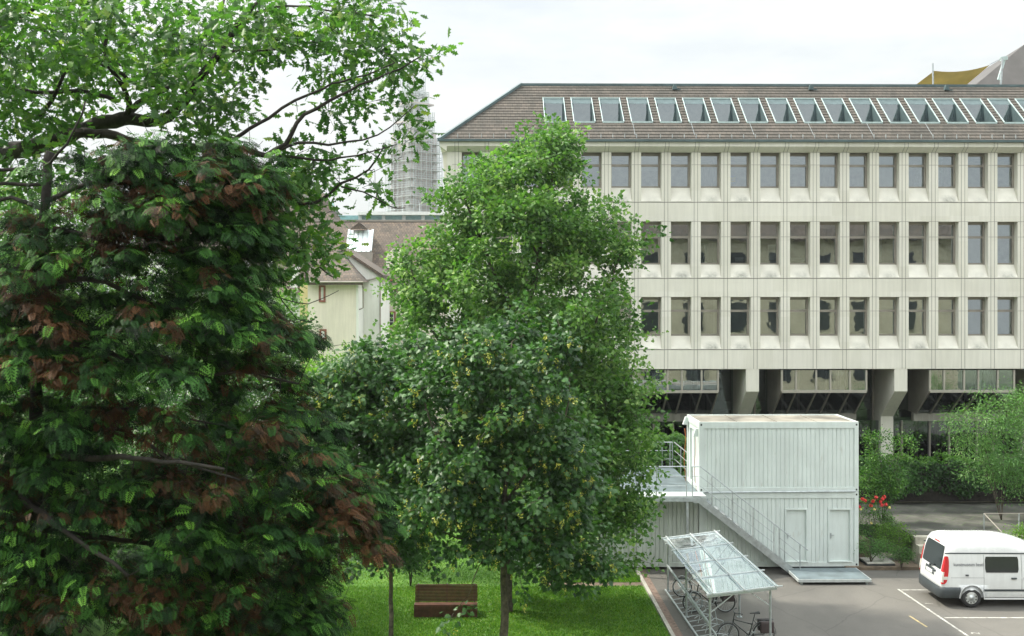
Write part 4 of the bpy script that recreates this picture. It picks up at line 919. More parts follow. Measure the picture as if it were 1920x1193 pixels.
w.quad(rv[-1][0], rv[-1][1], (rv[-1][1][0], 5, rv[-1][1][2]), (rv[-1][0][0], 5, rv[-1][0][2])); w.build('roof', M['oldtile'], ch_)
w = MB(); w.tube([e0, e1], .07, 6); x = P3(679, 600, 67.6)[0]; w.tube([(e1[0] - .1, e1[1], e1[2]), (x, .2, e1[2] - .4), (x, .2, P3(0, 578, 67.6)[2]), (x - .25, .3, P3(0, 581, 67.6)[2])], .05, 6); w.build('drainpipe', M['bronze'], ch_)
for (a, b, c, d_) in ((599, 539, 609, 563), (600, 621, 611, 633)):
    A, B = P3(a, d_, Yc), P3(b + 0 if False else c, b, Yc); framed_window(ch_, A[0] + .1, B[0] - .08, 0, A[2], B[2], M['redstone'], .13)
v = MB(); A = P3(576, 656, Yc); v.box(A[0] + .05, A[0] + .4, -.02, .05, A[2] - .1, A[2] + .1); v.build('vent', M['bronze'], ch_)
# white gabled house to the right of it
Yg = 71.0; wg = empty('white_gabled_house', (pw(668, 600, Yg).x, Yg, 0), 0, 'white gable end with a sloping brown verge, between cream house and tall tree', 'house'); ox4 = wg.location.x
P4 = lambda px, py, Y=Yg: ((pw(px, py, Y).x - ox4), pw(px, py, Y).z)
w = MB(); pts = [(P4(640, 700)[0], 0), (P4(711, 700)[0], 0), P4(711, 518), P4(643, 472), P4(640, 474)]; w.prism(pts, 'y', 0, 8); w.build('wall', M['white'], wg)
a, b = P4(636, 461), P4(719, 516); w = MB(); w.add([(a[0], -.25, a[1]), (b[0], -.25, b[1]), (b[0], -.25, b[1] - .22), (a[0], -.25, a[1] - .22), (a[0], 8, a[1]), (b[0], 8, b[1]), (b[0], 8, b[1] - .22), (a[0], 8, a[1] - .22)], [(0, 1, 2, 3), (0, 4, 5, 1), (1, 5, 6, 2), (3, 2, 6, 7), (4, 7, 6, 5), (0, 3, 7, 4)]); w.build('roof', M['oldtile'], wg)
w = MB(); g1, g2 = P4(681, 528), P4(716, 519); w.tube([(g1[0], -.12, g1[1]), (g2[0], -.12, g2[1]), (g2[0] + .1, -.12, g2[1] - .5)], .06, 6); x = P4(713, 560); w.tube([(x[0], -.1, P4(0, 520)[1]), (x[0], -.1, 3)], .055, 6); w.build('drainpipe', M['bronze'], wg)
# white house on the left
Yw = 69.0; wh = empty('white_house', (pw(380, 600, Yw).x, Yw, 0), 0, 'white house with a white chimney, left of the cream house, half hidden by trees', 'house'); ox5 = wh.location.x
P5 = lambda px, py, Y=Yw: (pw(px, py, Y).x - ox5, Y - Yw, pw(px, py, Y).z)
w = MB(); w.box(0, P5(574, 600)[0] - .1, 0, 9, 0, P5(0, 552)[2]); w.build('wall', M['white'], wh)
e = P5(576, 548, Yw - .5); r_ = P5(560, 440, Yw + 5); l = P5(380, 0)[0] - 2
w = MB(); w.add([(l, -.5, e[2]), (e[0], -.5, e[2]), (r_[0], 5, r_[2]), (l, 5, r_[2]), (l, 9.5, e[2]), (e[0], 9.5, e[2])], [(0, 1, 2, 3), (1, 5, 2), (3, 2, 5, 4), (0, 3, 4), (0, 4, 5, 1)]); w.build('roof', M['oldtile'], wh)
w = MB(); a, b = P5(545, 548, Yw), P5(558, 500, Yw); w.box(a[0], b[0], -.1, .9, a[2], b[2]); w.build('chimney', M['white'], wh); w = MB(); w.box(a[0] - .03, b[0] + .03, -.16, -.1, a[2], a[2] + .3); w.build('flashing', M['bronze'], wh)
for px in (380, 448, 500):
    w = MB(); a, b = P5(px, 520, Yw + 1), P5(px + 18, 503, Yw + 1); w.prism([(a[0], a[2]), (b[0], a[2]), (b[0], b[2]), ((a[0] + b[0]) / 2, b[2] + .5), (a[0], b[2])], 'y', .8, 3); w.build('dormer', M['white'], wh)
# modern flat roofed building
Ym = 112.0; mo = empty('flat_roofed_building', (pw(600, 400, Ym).x, Ym, 0), 0, 'modern flat roofed building with a white roof edge beyond the old roofs', 'building'); ox6 = mo.location.x
P6 = lambda px, py, Y=Ym: (pw(px, py, Y).x - ox6, pw(px, py, Y).z)
w = MB(); x1 = P6(860, 0)[0]; xm = P6(672, 0)[0]; zt, zb = P6(0, 397)[1], P6(0, 403)[1]; w.box(xm, x1, -.6, 12, zb, zt); w.box(xm, x1, 0, 12, 0, P6(0, 418)[1]); w.box(0, x1, .5, 12, 0, P6(0, 424)[1]); w.build('wall', M['white'], mo)
for px in (672, 716, 754, 790, 830): w = MB(); x = P6(px, 0)[0]; w.box(x, x + .35, -.1, .3, P6(0, 418)[1], zb); w.build('pillar', M['galv_light'], mo)
w = MB()
for k in range(3): w.bar((xm + 1, 1, zt + .35 + k * .35), (P6(740, 0)[0], 1, zt + .35 + k * .35), .06)
for k in range(4): w.bar((xm + 1 + k * 1.8, 1, zt), (xm + 1 + k * 1.8, 1, zt + 1.05), .06)
w.build('roof_railing', M['galv_light'], mo)
w = MB(); w.quad((0, .4, P6(0, 424)[1]), (x1, .4, P6(0, 424)[1]), (x1, .4, zb), (0, .4, zb)); w.quad((0, .4, zb), (xm, .4, zb), (xm, 6, zt), (0, 6, zt)); w.build('glazing', mat('blue_green_glass', (.22, .38, .40), .1, .1), mo)
Yt = 104.0; gr = empty('copper_roofed_house', (pw(588, 400, Yt).x, Yt, 0), 0, 'small house with a green copper roof peeping over the old tiled roofs', 'house'); o = gr.location
w = MB(); a, b = pw(588, 372, Yt), pw(628, 372, Yt); w.prism([(0, a.z - 2.5), (b.x - a.x, a.z - 2.5), (b.x - a.x - 1, a.z), (-2, a.z + .6)], 'y', 0, 6); w.build('roof', mat('green_copper', (.20, .42, .36), .7), gr); w = MB(); w.box(0, b.x - a.x - .1, .2, 6, 0, a.z - 2.52); w.build('wall', M['white'], gr)
# scaffolded tower
Yt = 250.0; tw = empty('church_tower', (pw(776, 400, Yt).x, Yt, 0), R(42), 'distant church tower with tapering spire wrapped in scaffolding', 'church tower')
stone = mat('pinkish_sandstone', (.46, .42, .41), .9, .12, .2)
def zt_(py): return pw(776, py, Yt).z
w = MB(); h = 3.3; w.box(-h, h, -h, h, 0, zt_(272)); 
for k in range(7):
    z = zt_(400) + k * 4.2
    for s in (-h - .15, h): w.box(s, s + .15, -h, h, z, z + .35); w.box(-h, h, s, s + .15, z, z + .35)
for s in (-1, 1):
    for t_ in (-1, 1): w.box(s * h - .5, s * h + .5, t_ * h - .5, t_ * h + .5, 0, zt_(262)); w.prism([(s * h - .4, t_ * h - .4), (s * h + .4, t_ * h - .4), (s * h + .4, t_ * h + .4), (s * h - .4, t_ * h + .4)], 'z', zt_(262), zt_(250))
w.build('shaft', stone, tw)
w = MB(); z0, z1 = zt_(272), zt_(150); n = 8
for k in range(10):
    a, b = k / 10, (k + 1) / 10; ra_, rb_ = 3.0 * (1 - a) ** 1.15 + .2, 3.0 * (1 - b) ** 1.15 + .2
    w.add([(r * math.cos(i * math.pi / 4), r * math.sin(i * math.pi / 4), z0 + (z1 - z0) * t_) for r, t_ in ((ra_, a), (rb_, b)) for i in range(8)], [(i, (i + 1) % 8, 8 + (i + 1) % 8, 8 + i) for i in range(8)])
    if k % 2 == 0: w.prism([((ra_ + .35) * math.cos(i * math.pi / 4), (ra_ + .35) * math.sin(i * math.pi / 4)) for i in range(8)], 'z', z0 + (z1 - z0) * a, z0 + (z1 - z0) * a + .4)
w.box(-.12, .12, -.12, .12, z1, z1 + 2.2); w.box(-.6, .6, -.1, .1, z1 + 1.2, z1 + 1.4); w.build('spire', stone, tw)
scf = mat('pale_scaffold_tube', (.45, .50, .51), .5, .05, metal=.2)
w = MB(); dk_ = MB()
def ring_level(hw, z, dep=.9):
    for s in (-1, 1):
        dk_.box(-hw, hw, min(s * hw, s * (hw - dep)), max(s * hw, s * (hw - dep)), z, z + .12); dk_.box(min(s * hw, s * (hw - dep)), max(s * hw, s * (hw - dep)), -hw + dep, hw - dep, z, z + .12)
        for dz in (.6, 1.1): w.bar((-hw, s * hw, z + dz), (hw, s * hw, z + dz), .07); w.bar((s * hw, -hw, z + dz), (s * hw, hw, z + dz), .07)
def standards(hw, z0, z1, sp, dep=.9):
    n = int(round(2 * hw / sp))
    for i in range(n + 1):
        u = -hw + 2 * hw * i / n
        for s in (-1, 1):
            for q_ in (hw, hw - dep): w.bar((u, s * q_, z0), (u, s * q_, z1), .09); w.bar((s * q_, u, z0), (s * q_, u, z1), .09)
LV = [(4.6, 418, 270, 1.5)]
z = zt_(404); k = 0
while z < zt_(268): ring_level(4.7, z); z += 2.05
standards(4.7, zt_(425), zt_(262), 1.55)
for k in range(9):
    z = zt_(404) + 2.05 * k
    for s in (-1, 1): w.bar((-4.7 + (k % 3) * 3, s * 4.7, z), (-4.7 + (k % 3) * 3 + 1.6, s * 4.7, z + 2), .06); w.bar((s * 4.7, 4.7 - (k % 3) * 3, z), (s * 4.7, 4.7 - (k % 3) * 3 - 1.6, z + 2), .06)
for (hw, a, b) in ((3.4, 262, 215), (2.5, 215, 178), (1.9, 178, 148)):
    standards(hw, zt_(a + 4), zt_(b - 4), 1.3, .6); z = zt_(a)
    while z < zt_(b): ring_level(hw, z, .6); z += 2.05
w.build('scaffold_tube', scf, tw); dk_.build('scaffold_deck', mat('scaffold_board', (.42, .45, .44), .8), tw)
# roof terrace awning and grey gabled roof far right, beyond the office
Yr = 70.0; aw = empty('roof_awning', (pw(1730, 155, Yr).x, Yr, 0), 0, 'yellow sun sail stretched above the roof ridge at the far right', 'sun sail'); o7 = Vector(aw.location)
V7 = lambda px, py, Y=Yr: pw(px, py, Y) - o7
sm = mat('yellow_canvas', (.55, .40, .12), .8, .1, 1)
A, B, C_, D_ = V7(1728, 158), V7(1752, 133), V7(1856, 122), V7(1828, 158); w = MB(); n = 8; g = []
for i in range(n + 1):
    u = i / n; top = B.lerp(C_, u); bot = A.lerp(D_, u); sag = -.22 * 4 * u * (1 - u) * 1.0
    g.append([(p.x, p.y + 2.2 * v, p.z + sag * (1 - v)) for v, p in [(v_, top.lerp(bot, v_)) for v_ in (0, .33, .66, 1)]])
for i in range(n):
    for j_ in range(3): w.quad(g[i][j_], g[i + 1][j_], g[i + 1][j_ + 1], g[i][j_ + 1])
w.build('sail', sm, aw, smooth=True)
w = MB(); m0, m1 = V7(1750, 190), V7(1749, 119); w.bar(m0, m1, .08); w.bar(V7(1856, 121), V7(1880, 109), .05); w.bar(V7(1874, 190), V7(1880, 110), .10); w.build('mast', M['galv'], aw)
Yr = 74.0; gh = empty('grey_roofed_house', (pw(1826, 160, Yr).x, Yr, 0), 0, 'large house with a plain grey brown roof rising beyond the office at the right edge', 'house'); o8 = Vector(gh.location)
V8 = lambda px, py, Y=Yr: pw(px, py, Y) - o8
w = MB(); a, b, c = V8(1780, 200), V8(1920, 84, Yr + 4), V8(2200, 84, Yr + 4); d_ = V8(2200, 200); w.add([a, d_, c, b, a + Vector((0, 12, 0)), d_ + Vector((0, 12, 0))], [(0, 1, 2, 3), (0, 3, 4), (1, 5, 2), (3, 2, 5, 4), (0, 4, 5, 1)]); w.build('roof', mat('grey_brown_roofing', (.07, .066, .063), .8, .12, 1), gh)
w = MB(); w.box(a.x + .6, d_.x - .5, .5, 11.5, -0, a.z - .01); w.build('wall', M['concrete'], gh); w = MB(); w.bar(V8(1884, 109, Yr - 1), V8(1872, 150, Yr - 1), .14); w.bar(V8(1876, 111, Yr - 1), V8(1888, 109, Yr - 1), .25); w.build('bracket', M['white_trim'], gh)
# the building the view is taken from (seen mirrored in the office windows)
mu = empty('museum_building', (0, -1.4, 0), 0, 'pale stone building seen only as a reflection in the office windows', 'building')
w = MB(); w.box(-45, 45, -16, 0, 0, 15.2); w.build('wall', mat('warm_limestone', (.52, .47, .33), .9, .08, .5), mu)
w = MB(); w.prism([(-16.6, 15.2), (.6, 15.2), (.6, 15.4), (-8, 19.6), (-16.6, 15.4)], 'x', -45.5, 45.5); w.build('roof', M['oldtile'], mu)
for fz in (2.0, 6.6, 11.2):
    for k in range(-10, 11):
        x = k * 4.0
        if abs(x) < 1 and fz == 7.4: continue
        f = MB(); f.box(x - .9, x + .9, .003, .05, fz, fz + 2.8); f.build('window', M['darkglass'], mu)

# ------------------------------------------------------------------ vegetation
def poly_leaf(kind):
    """outline of one leaf in its plane (stem at origin, tip along +x), two halves folded on the midrib"""
    if kind == 'oak': h = [(0, 0), (.12, .05), (.22, .20), (.32, .10), (.45, .30), (.56, .13), (.70, .30), (.80, .12), (1, 0)]
    elif kind == 'maple': h = [(0, 0), (-.12, .30), (.12, .30), (.22, .58), (.42, .30), (.62, .42), (.66, .18), (1, 0)]
    elif kind == 'plane': h = [(0, 0), (-.05, .30), (.25, .50), (.42, .26), (.62, .32), (1, 0)]
    elif kind == 'small': h = [(0, 0), (.3, .22), (.7, .18), (1, 0)]
    elif kind == 'long': h = [(0, 0), (.25, .12), (.7, .11), (1, 0)]
    n = len(h); v = [(x, y, -abs(y) * .35 - .12 * x * x) for x, y in h] + [(x, -y, -abs(y) * .35 - .12 * x * x) for x, y in h[1:-1]]
    up = tuple(range(n)); lo = (0,) + (n - 1,) + tuple(range(2 * n - 3, n - 1, -1))
    return np.array(v), [up[::-1], lo[::-1]]
def frond():
    v, f = [], []
    def dia(a, b, w):
        a, b = np.array(a), np.array(b); d = b - a; p = np.array([-d[1], d[0], 0]) / (np.linalg.norm(d) + 1e-9) * w; m = a + d * .55
        k = len(v); v.extend([a, m + p, b, m - p]); f.append((k, k + 1, k + 2, k + 3))
    for i in range(5):
        t = .05 + .18 * i; L_ = .50 * (1 - .6 * (i / 5) ** 1.5)
        for s in (-1, 1):
            an = R(50 - 2 * i) * s; a = np.array([t, 0, -.10 * t * t]); tip = a + np.array([math.cos(an) * L_, math.sin(an) * L_, -.22 * L_])
            dia(a, tip, .040)
            for u, s2 in ((.35, s), ):
                m = a + (tip - a) * u; l2 = L_ * .42
                dia(m, m + np.array([math.cos(an + s2 * .75) * l2, math.sin(an + s2 * .75) * l2, -.10 * l2]), .040)
    dia([0, 0, 0], [1, 0, -.14], .022)
    return np.array(v), f
LEAF = {k: poly_leaf(k) for k in ('oak', 'maple', 'plane', 'small', 'long')}; LEAF['frond'] = frond()
def unit(a): return a / (np.linalg.norm(a, axis=1, keepdims=True) + 1e-9)
def leaves(name, kind, pos, size, ax, nrm, m, parent, tint, kindtag=None):
    """pos (N,3), size (N,), ax: long axis, nrm: approx normal"""
    T_, F = LEAF[kind]; ax = unit(ax); s = unit(np.cross(nrm, ax)); n = np.cross(ax, s)
    v = pos[:, None, :] + size[:, None, None] * (T_[None, :, 0:1] * ax[:, None, :] + T_[None, :, 1:2] * s[:, None, :] + T_[None, :, 2:3] * n[:, None, :])
    return raw_mesh(name, v.reshape(-1, 3), F, len(T_), m, parent, tint, kindtag)
def blobs_to_points(blobs, n, Y, depth, shell=.55, clump=0, cs=.3):
    if clump:
        c = blobs_to_points(blobs, n // clump, Y, depth, shell); m_ = np.repeat(np.arange(len(c)), clump)
        return c[m_] + rng.normal(0, 1, (len(m_), 3)) * cs * np.array([1, 1, .6]) * rng.uniform(.6, 1.3, len(c))[m_][:, None]
    """blobs: (px,py,rx,ry[,weight[,dY]]) ellipses in the survey photo, turned into ellipsoids with real depth"""
    w = np.array([b[2] * b[3] * (b[4] if len(b) > 4 else 1) for b in blobs], float); w /= w.sum()
    idx = rng.choice(len(blobs), n, p=w); d = unit(rng.normal(size=(n, 3))); r = rng.random(n) ** (1 / 3); r = shell + (1 - shell) * r; r *= rng.uniform(.78, 1.12, n) + (rng.random(n) < .06) * .2
    out = np.zeros((n, 3))
    for i in range(n):
        b = blobs[idx[i]]; y = Y + (b[5] if len(b) > 5 else 0) + d[i, 1] * r[i] * depth * min(1, (b[2] + b[3]) / 2 / 100)
        c = pw(b[0], b[1], Y + (b[5] if len(b) > 5 else 0)); s = Y / FPX
        out[i] = (c.x + d[i, 0] * r[i] * b[2] * s, y, c.z + d[i, 2] * r[i] * b[3] * s)
    return out
def skeleton(limbs, att, wood_name, m, parent, twig=.006, step=.35, jit=.05, minr=.012, up=.15, k=.010, sides=5):
    """limbs: list of (points, r0, r1). att: attractor points joined one by one to the nearest wood."""
    nodes = []; rad = []; dirs = []; mb = MB()
    for pts, r0, r1 in limbs:
        P = [Vector(p) for p in pts]; res = []
        for i in range(len(P) - 1):
            p0, p1, p2, p3 = P[max(i-1, 0)], P[i], P[i+1], P[min(i+2, len(P)-1)]; n_ = max(2, int((p2 - p1).length / step))
            for j in range(n_):
                t = j / n_; res.append(.5 * ((2*p1) + (-p0+p2)*t + (2*p0-5*p1+4*p2-p3)*t*t + (-p0+3*p1-3*p2+p3)*t**3))
        res.append(P[-1]); L_ = len(res)
        for i, p in enumerate(res): 
            if 0 < i < L_ - 1: res[i] = p + Vector(rng.normal(0, jit * .35, 3))
        rs = [r0 + (r1 - r0) * (i / (L_ - 1)) ** .8 for i in range(L_)]
        mb.tube(res, rs, 9 if r0 > .06 else sides)
        for p, r in zip(res, rs): nodes.append(tuple(p)); rad.append(r)
    main = mb
    tw = MB(); A = np.array(att); N0 = np.array(nodes)
    dmin = np.array([np.min(np.sum((N0 - a) ** 2, 1)) for a in A]); order = np.argsort(dmin)
    buf = np.zeros((len(nodes) + len(A) * 14, 3)); rb = np.zeros(len(buf)); cnt = len(nodes); buf[:cnt] = N0; rb[:cnt] = rad
    ends = []
    for i in order:
        a = A[i]; dd = np.sum((buf[:cnt] - a) ** 2, 1); dz = a[2] - buf[:cnt, 2]; j = int(np.argmin(dd * (1 + .25 * (dz < 0)) ))
        p = buf[j].copy(); r0 = min(rb[j] * .75, k + .006 * math.sqrt(dd[j])); L_ = math.sqrt(dd[j]); n_ = min(12, max(2, int(L_ / step)))
        r0 = max(r0, twig * 1.1); seg = [p]
        for q in range(1, n_ + 1):
            t = q / n_; c = p + (a - p) * t + np.array([0, 0, up * L_ * t * (1 - t)])
            if q < n_: c = c + rng.normal(0, jit, 3) * min(1, L_)
            seg.append(c)
        rs = [r0 + (twig - r0) * t / n_ for t in range(n_ + 1)]
        tw.tube(seg, rs, 4 if r0 < .02 else 5)
        for c, r in zip(seg[1:], rs[1:]): buf[cnt] = c; rb[cnt] = r; cnt += 1
        ends.append((seg[-1], seg[-1] - seg[-2]))
    o1 = main.build('trunk', m, parent, smooth=True); o2 = tw.build('branches', m, parent, smooth=True)
    return ends
def clump_leaves(name, kind, ends, per, spread, size, m, parent, flat=.5, out=.8, droop=.15, tint0=.0, tvar=.35, center=None, down=0):
    E = np.array([e[0] for e in ends]); D = unit(np.array([e[1] for e in ends])); n = len(E) * per; ii = np.repeat(np.arange(len(E)), per)
    off = rng.normal(0, 1, (n, 3)) * spread * np.array([1, 1, .7]); along = rng.uniform(-1.2, 1.0, n)[:, None] * D[ii] * spread
    pos = E[ii] + off + along
    ax = unit(off + D[ii] * spread * .8 + rng.normal(0, .5, (n, 3)) * spread); ax[:, 2] -= droop + down * rng.random(n)
    nr = np.array([0, 0, 1]) * flat + rng.normal(0, .5, (n, 3)) 
    sz = size * rng.uniform(.65, 1.2, n); tc_ = np.repeat(rng.normal(0, .16, len(E)), per)
    tint = np.clip(.42 + tint0 + tc_ + rng.normal(0, .14, n), 0, 1)
    return leaves(name, kind, pos, sz, ax, nr, m, parent, tint), pos
def thin(points, lo, freq=.9, seed=0.0):
    """drop points in coherent gaps so that the sky shows through"""
    keep = [noise.noise(Vector((p[0] * freq + seed, p[1] * freq, p[2] * freq))) > lo for p in points]
    return points[np.array(keep)]
g_plane = [(0, (.03, .085, .022)), (.4, (.085, .19, .045)), (.75, (.18, .31, .08)), (1, (.32, .42, .16))]
g_maple = [(0, (.015, .05, .02)), (.5, (.058, .135, .036)), (.85, (.065, .155, .05)), (1, (.16, .23, .07))]
g_oak = [(0, (.035, .09, .03)), (.5, (.07, .16, .042)), (.85, (.16, .27, .07)), (1, (.30, .36, .11))]
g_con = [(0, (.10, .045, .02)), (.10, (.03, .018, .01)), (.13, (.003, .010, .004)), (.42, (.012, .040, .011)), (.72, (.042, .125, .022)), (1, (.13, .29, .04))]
M['l_plane'] = leafmat('plane_foliage', g_plane); M['l_maple'] = leafmat('maple_foliage', g_maple, trans=.40, gloss=.11); M['l_oak'] = leafmat('oak_foliage', g_oak, trans=.52)
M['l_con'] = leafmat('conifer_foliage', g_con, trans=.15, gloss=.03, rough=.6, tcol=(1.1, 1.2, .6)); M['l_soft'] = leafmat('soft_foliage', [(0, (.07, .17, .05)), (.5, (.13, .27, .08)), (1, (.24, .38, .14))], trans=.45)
M['l_dark'] = leafmat('dark_foliage', [(0, (.015, .05, .012)), (.6, (.04, .12, .022)), (1, (.11, .24, .035))], trans=.35)
M['l_bright'] = leafmat('bright_foliage', [(0, (.08, .17, .025)), (.5, (.14, .27, .035)), (1, (.24, .38, .06))], trans=.5)
M['seed'] = leafmat('yellow_seed_bunches', [(0, (.30, .30, .06)), (1, (.50, .48, .12))], trans=.3)
def tree(name, label, base, limbs, blobs, natt, Y, depth, kind, per, spread, size, lm, bark='bark', thin_lo=None, group=None, cat='tree', origin=None, **kw):
    t = empty(name, base, 0, label, cat, group); b = Vector(base)
    att = blobs_to_points(blobs, natt, Y, depth, kw.pop('shell', .5), kw.pop('clump', 0), kw.pop('cs', .3))
    if thin_lo is not None: att = thin(att, thin_lo, kw.pop('tf', .9), len(label))
    att[:, 2] = np.maximum(att[:, 2], kw.pop('minz', .3))
    att -= np.array(b); L2 = [([Vector(p) - b for p in pts], r0, r1) for pts, r0, r1 in limbs]
    sk = {k_: kw.pop(k_) for k_ in ('step', 'jit', 'up', 'k', 'twig') if k_ in kw}
    ends = skeleton(L2, att, 'branches', M[bark], t, **sk)
    o, pos = clump_leaves('crown', kind, ends, per, spread, size, M[lm], t, **kw)
    return t, ends, pos
# --- tall plane tree
def V(px, py, Y): return pw(px, py, Y)
Yp = 35.0; b = V(950, 600, Yp); base = (b.x, Yp, 0)
limbs = [([base, (b.x + .02, Yp, 3), V(965, 820, Yp), V(985, 640, Yp), V(1010, 480, Yp), V(1035, 330, Yp), V(1040, 255, Yp)], .21, .03),
         ([V(968, 800, Yp), V(1060, 700, Yp - .6), V(1120, 600, Yp - .8), V(1165, 470, Yp - .9)], .09, .02), ([V(965, 830, Yp), V(880, 720, Yp + .4), V(800, 600, Yp + .3), V(770, 500, Yp)], .09, .02),
         ([V(985, 640, Yp), V(930, 520, Yp - .4), V(880, 400, Yp - .5), V(860, 340, Yp)], .08, .02), ([V(962, 860, Yp), V(1060, 850, Yp - .3), V(1150, 840, Yp), V(1200, 850, Yp)], .08, .02),
         ([V(960, 900, Yp), V(1050, 960, Yp - .3), V(1140, 960, Yp), V(1200, 950, Yp)], .07, .02), ([V(1010, 480, Yp), V(950, 380, Yp + .5), V(935, 300, Yp + .4)], .05, .015)]
bl = [(1025, 292, 64, 52), (940, 318, 60, 50), (1000, 360, 105, 70), (880, 390, 62, 55), (1085, 400, 62, 60), (960, 450, 150, 80), (1110, 490, 75, 66), (1165, 460, 24, 60, .8), (795, 505, 52, 50), (860, 550, 110, 85), (1050, 570, 125, 90),
      (1110, 640, 80, 75), (1130, 730, 72, 66), (1145, 820, 72, 72), (1165, 900, 50, 60), (1165, 955, 44, 44), (1125, 1005, 70, 50), (785, 610, 52, 60), (1060, 760, 115, 100), (1050, 900, 120, 120), (980, 650, 120, 80), (900, 700, 120, 90, .7), (1000, 1000, 120, 70, .7), (1195, 600, 14, 30, .5), (1192, 700, 20, 12, .6), (1205, 945, 34, 12, .6), (1060, 1035, 90, 34, .9), (1150, 1035, 50, 26, .7)]
tp = tree('plane_tree', 'tallest leafy tree in the middle, bright green crown reaching past the office roof edge', base, limbs, bl, 3200, Yp, 3.4, 'plane', 27, .19, .14, 'l_plane', clump=7, cs=.34, thin_lo=-.33, tf=.85, tint0=.06, tvar=.3, flat=.45)
# --- front maple
Ym_ = 27.0; b = V(945, 600, Ym_); base = (b.x, Ym_, 0)
limbs = [([base, (b.x, Ym_, 2.5), V(946, 1000, Ym_), V(950, 860, Ym_), V(956, 760, Ym_), V(960, 640, Ym_)], .15, .012), ([V(947, 980, Ym_), V(880, 900, Ym_ - .5), V(810, 800, Ym_ - .6), V(790, 720, Ym_)], .06, .012),
         ([V(948, 940, Ym_), V(1010, 860, Ym_ - .4), V(1060, 780, Ym_), V(1070, 690, Ym_)], .06, .012), ([V(947, 1010, Ym_), V(860, 1010, Ym_ - .5), V(790, 980, Ym_)], .04, .01), ([V(947, 1000, Ym_), V(1050, 990, Ym_ + .3), V(1120, 1010, Ym_)], .04, .01),
         ([V(946, 1020, Ym_), V(900, 1060, Ym_ - .8), V(880, 1110, Ym_ - 1.0), V(850, 1150, Ym_ - 1.0)], .022, .006), ([V(946, 1020, Ym_), V(1010, 1040, Ym_ - .4), V(1090, 1070, Ym_ - .5)], .022, .006), ([V(946, 1015, Ym_), V(880, 1030, Ym_ + .5), V(812, 1085, Ym_ + .5)], .02, .006)]
bl = [(962, 600, 44, 42), (905, 655, 62, 50), (1020, 655, 54, 50), (845, 715, 66, 56), (950, 740, 105, 68), (880, 820, 100, 76), (1020, 790, 72, 76), (835, 905, 88, 72), (960, 900, 105, 86), (1060, 900, 56, 76), (818, 965, 48, 42), (920, 985, 90, 44), (1060, 1005, 84, 44),
      (900, 1050, 36, 18, .5, -.8), (888, 1110, 22, 26, .6, -1), (866, 1140, 22, 16, .5, -1), (1060, 1055, 52, 24, .7, -.4), (1110, 1075, 30, 18, .6, -.5), (825, 1070, 26, 14, .7, .5), (950, 1030, 40, 20, .4), (1000, 1055, 50, 22, .7), (1130, 1060, 50, 16, .6), (1075, 1085, 50, 18, .5)]
tm = tree('maple_tree', 'darker maple with yellow seed bunches in front of the tallest tree', base, limbs, bl, 1400, Ym_, 2.5, 'maple', 22, .15, .14, 'l_maple', clump=5, cs=.27, thin_lo=-.30, tf=1.1, tint0=-.06, flat=.8, down=.5, droop=.3, minz=1.2)
def seeds(t, pos, n, z0=None):
    c_ = np.where(pos[:, 1] < np.quantile(pos[:, 1], .35))[0]; idx = rng.choice(c_, n); P = pos[idx] + np.array([0, -.12, -.05]); k_ = 12; q = np.repeat(P, k_, 0) + rng.normal(0, 1, (n * k_, 3)) * np.array([.028, .028, .055]) + np.array([0, 0, -.06])
    return leaves('seed_bunches', 'small', q, rng.uniform(.045, .08, len(q)), rng.normal(0, 1, (len(q), 3)) - np.array([0, 0, .8]), rng.normal(0, 1, (len(q), 3)), M['seed'], t, rng.random(len(q)))
seeds(tm[0], tm[2], 330)
# --- small maple with slim trunk
Ys = 29.0; b = V(735, 600, Ys); base = (b.x, Ys, 0)
limbs = [([base, (b.x - .03, Ys, 2.5), V(731, 1000, Ys), V(722, 860, Ys), V(714, 760, Ys), V(708, 690, Ys)], .085, .01), ([V(730, 980, Ys), V(680, 880, Ys - .3), V(650, 800, Ys)], .035, .01), ([V(728, 940, Ys), V(770, 860, Ys), V(790, 760, Ys)], .035, .01)]
bl = [(705, 675, 66, 38), (655, 725, 62, 44), (735, 755, 75, 56), (680, 830, 76, 58), (745, 860, 60, 66), (700, 930, 72, 58), (740, 1005, 58, 38), (640, 785, 48, 46), (695, 1040, 60, 20, .9), (800, 690, 50, 60, .8), (610, 740, 30, 20, .6), (770, 1030, 30, 30, .6)]
ts = tree('maple_tree', 'smaller maple with a very slim straight trunk, left of the bench', base, limbs, bl, 1050, Ys, 2.4, 'maple', 20, .15, .14, 'l_maple', clump=5, cs=.27, thin_lo=-.28, tf=1.1, tint0=.03, flat=.8, down=.5, droop=.3, minz=1.5, group=None)
seeds(ts[0], ts[2], 170)
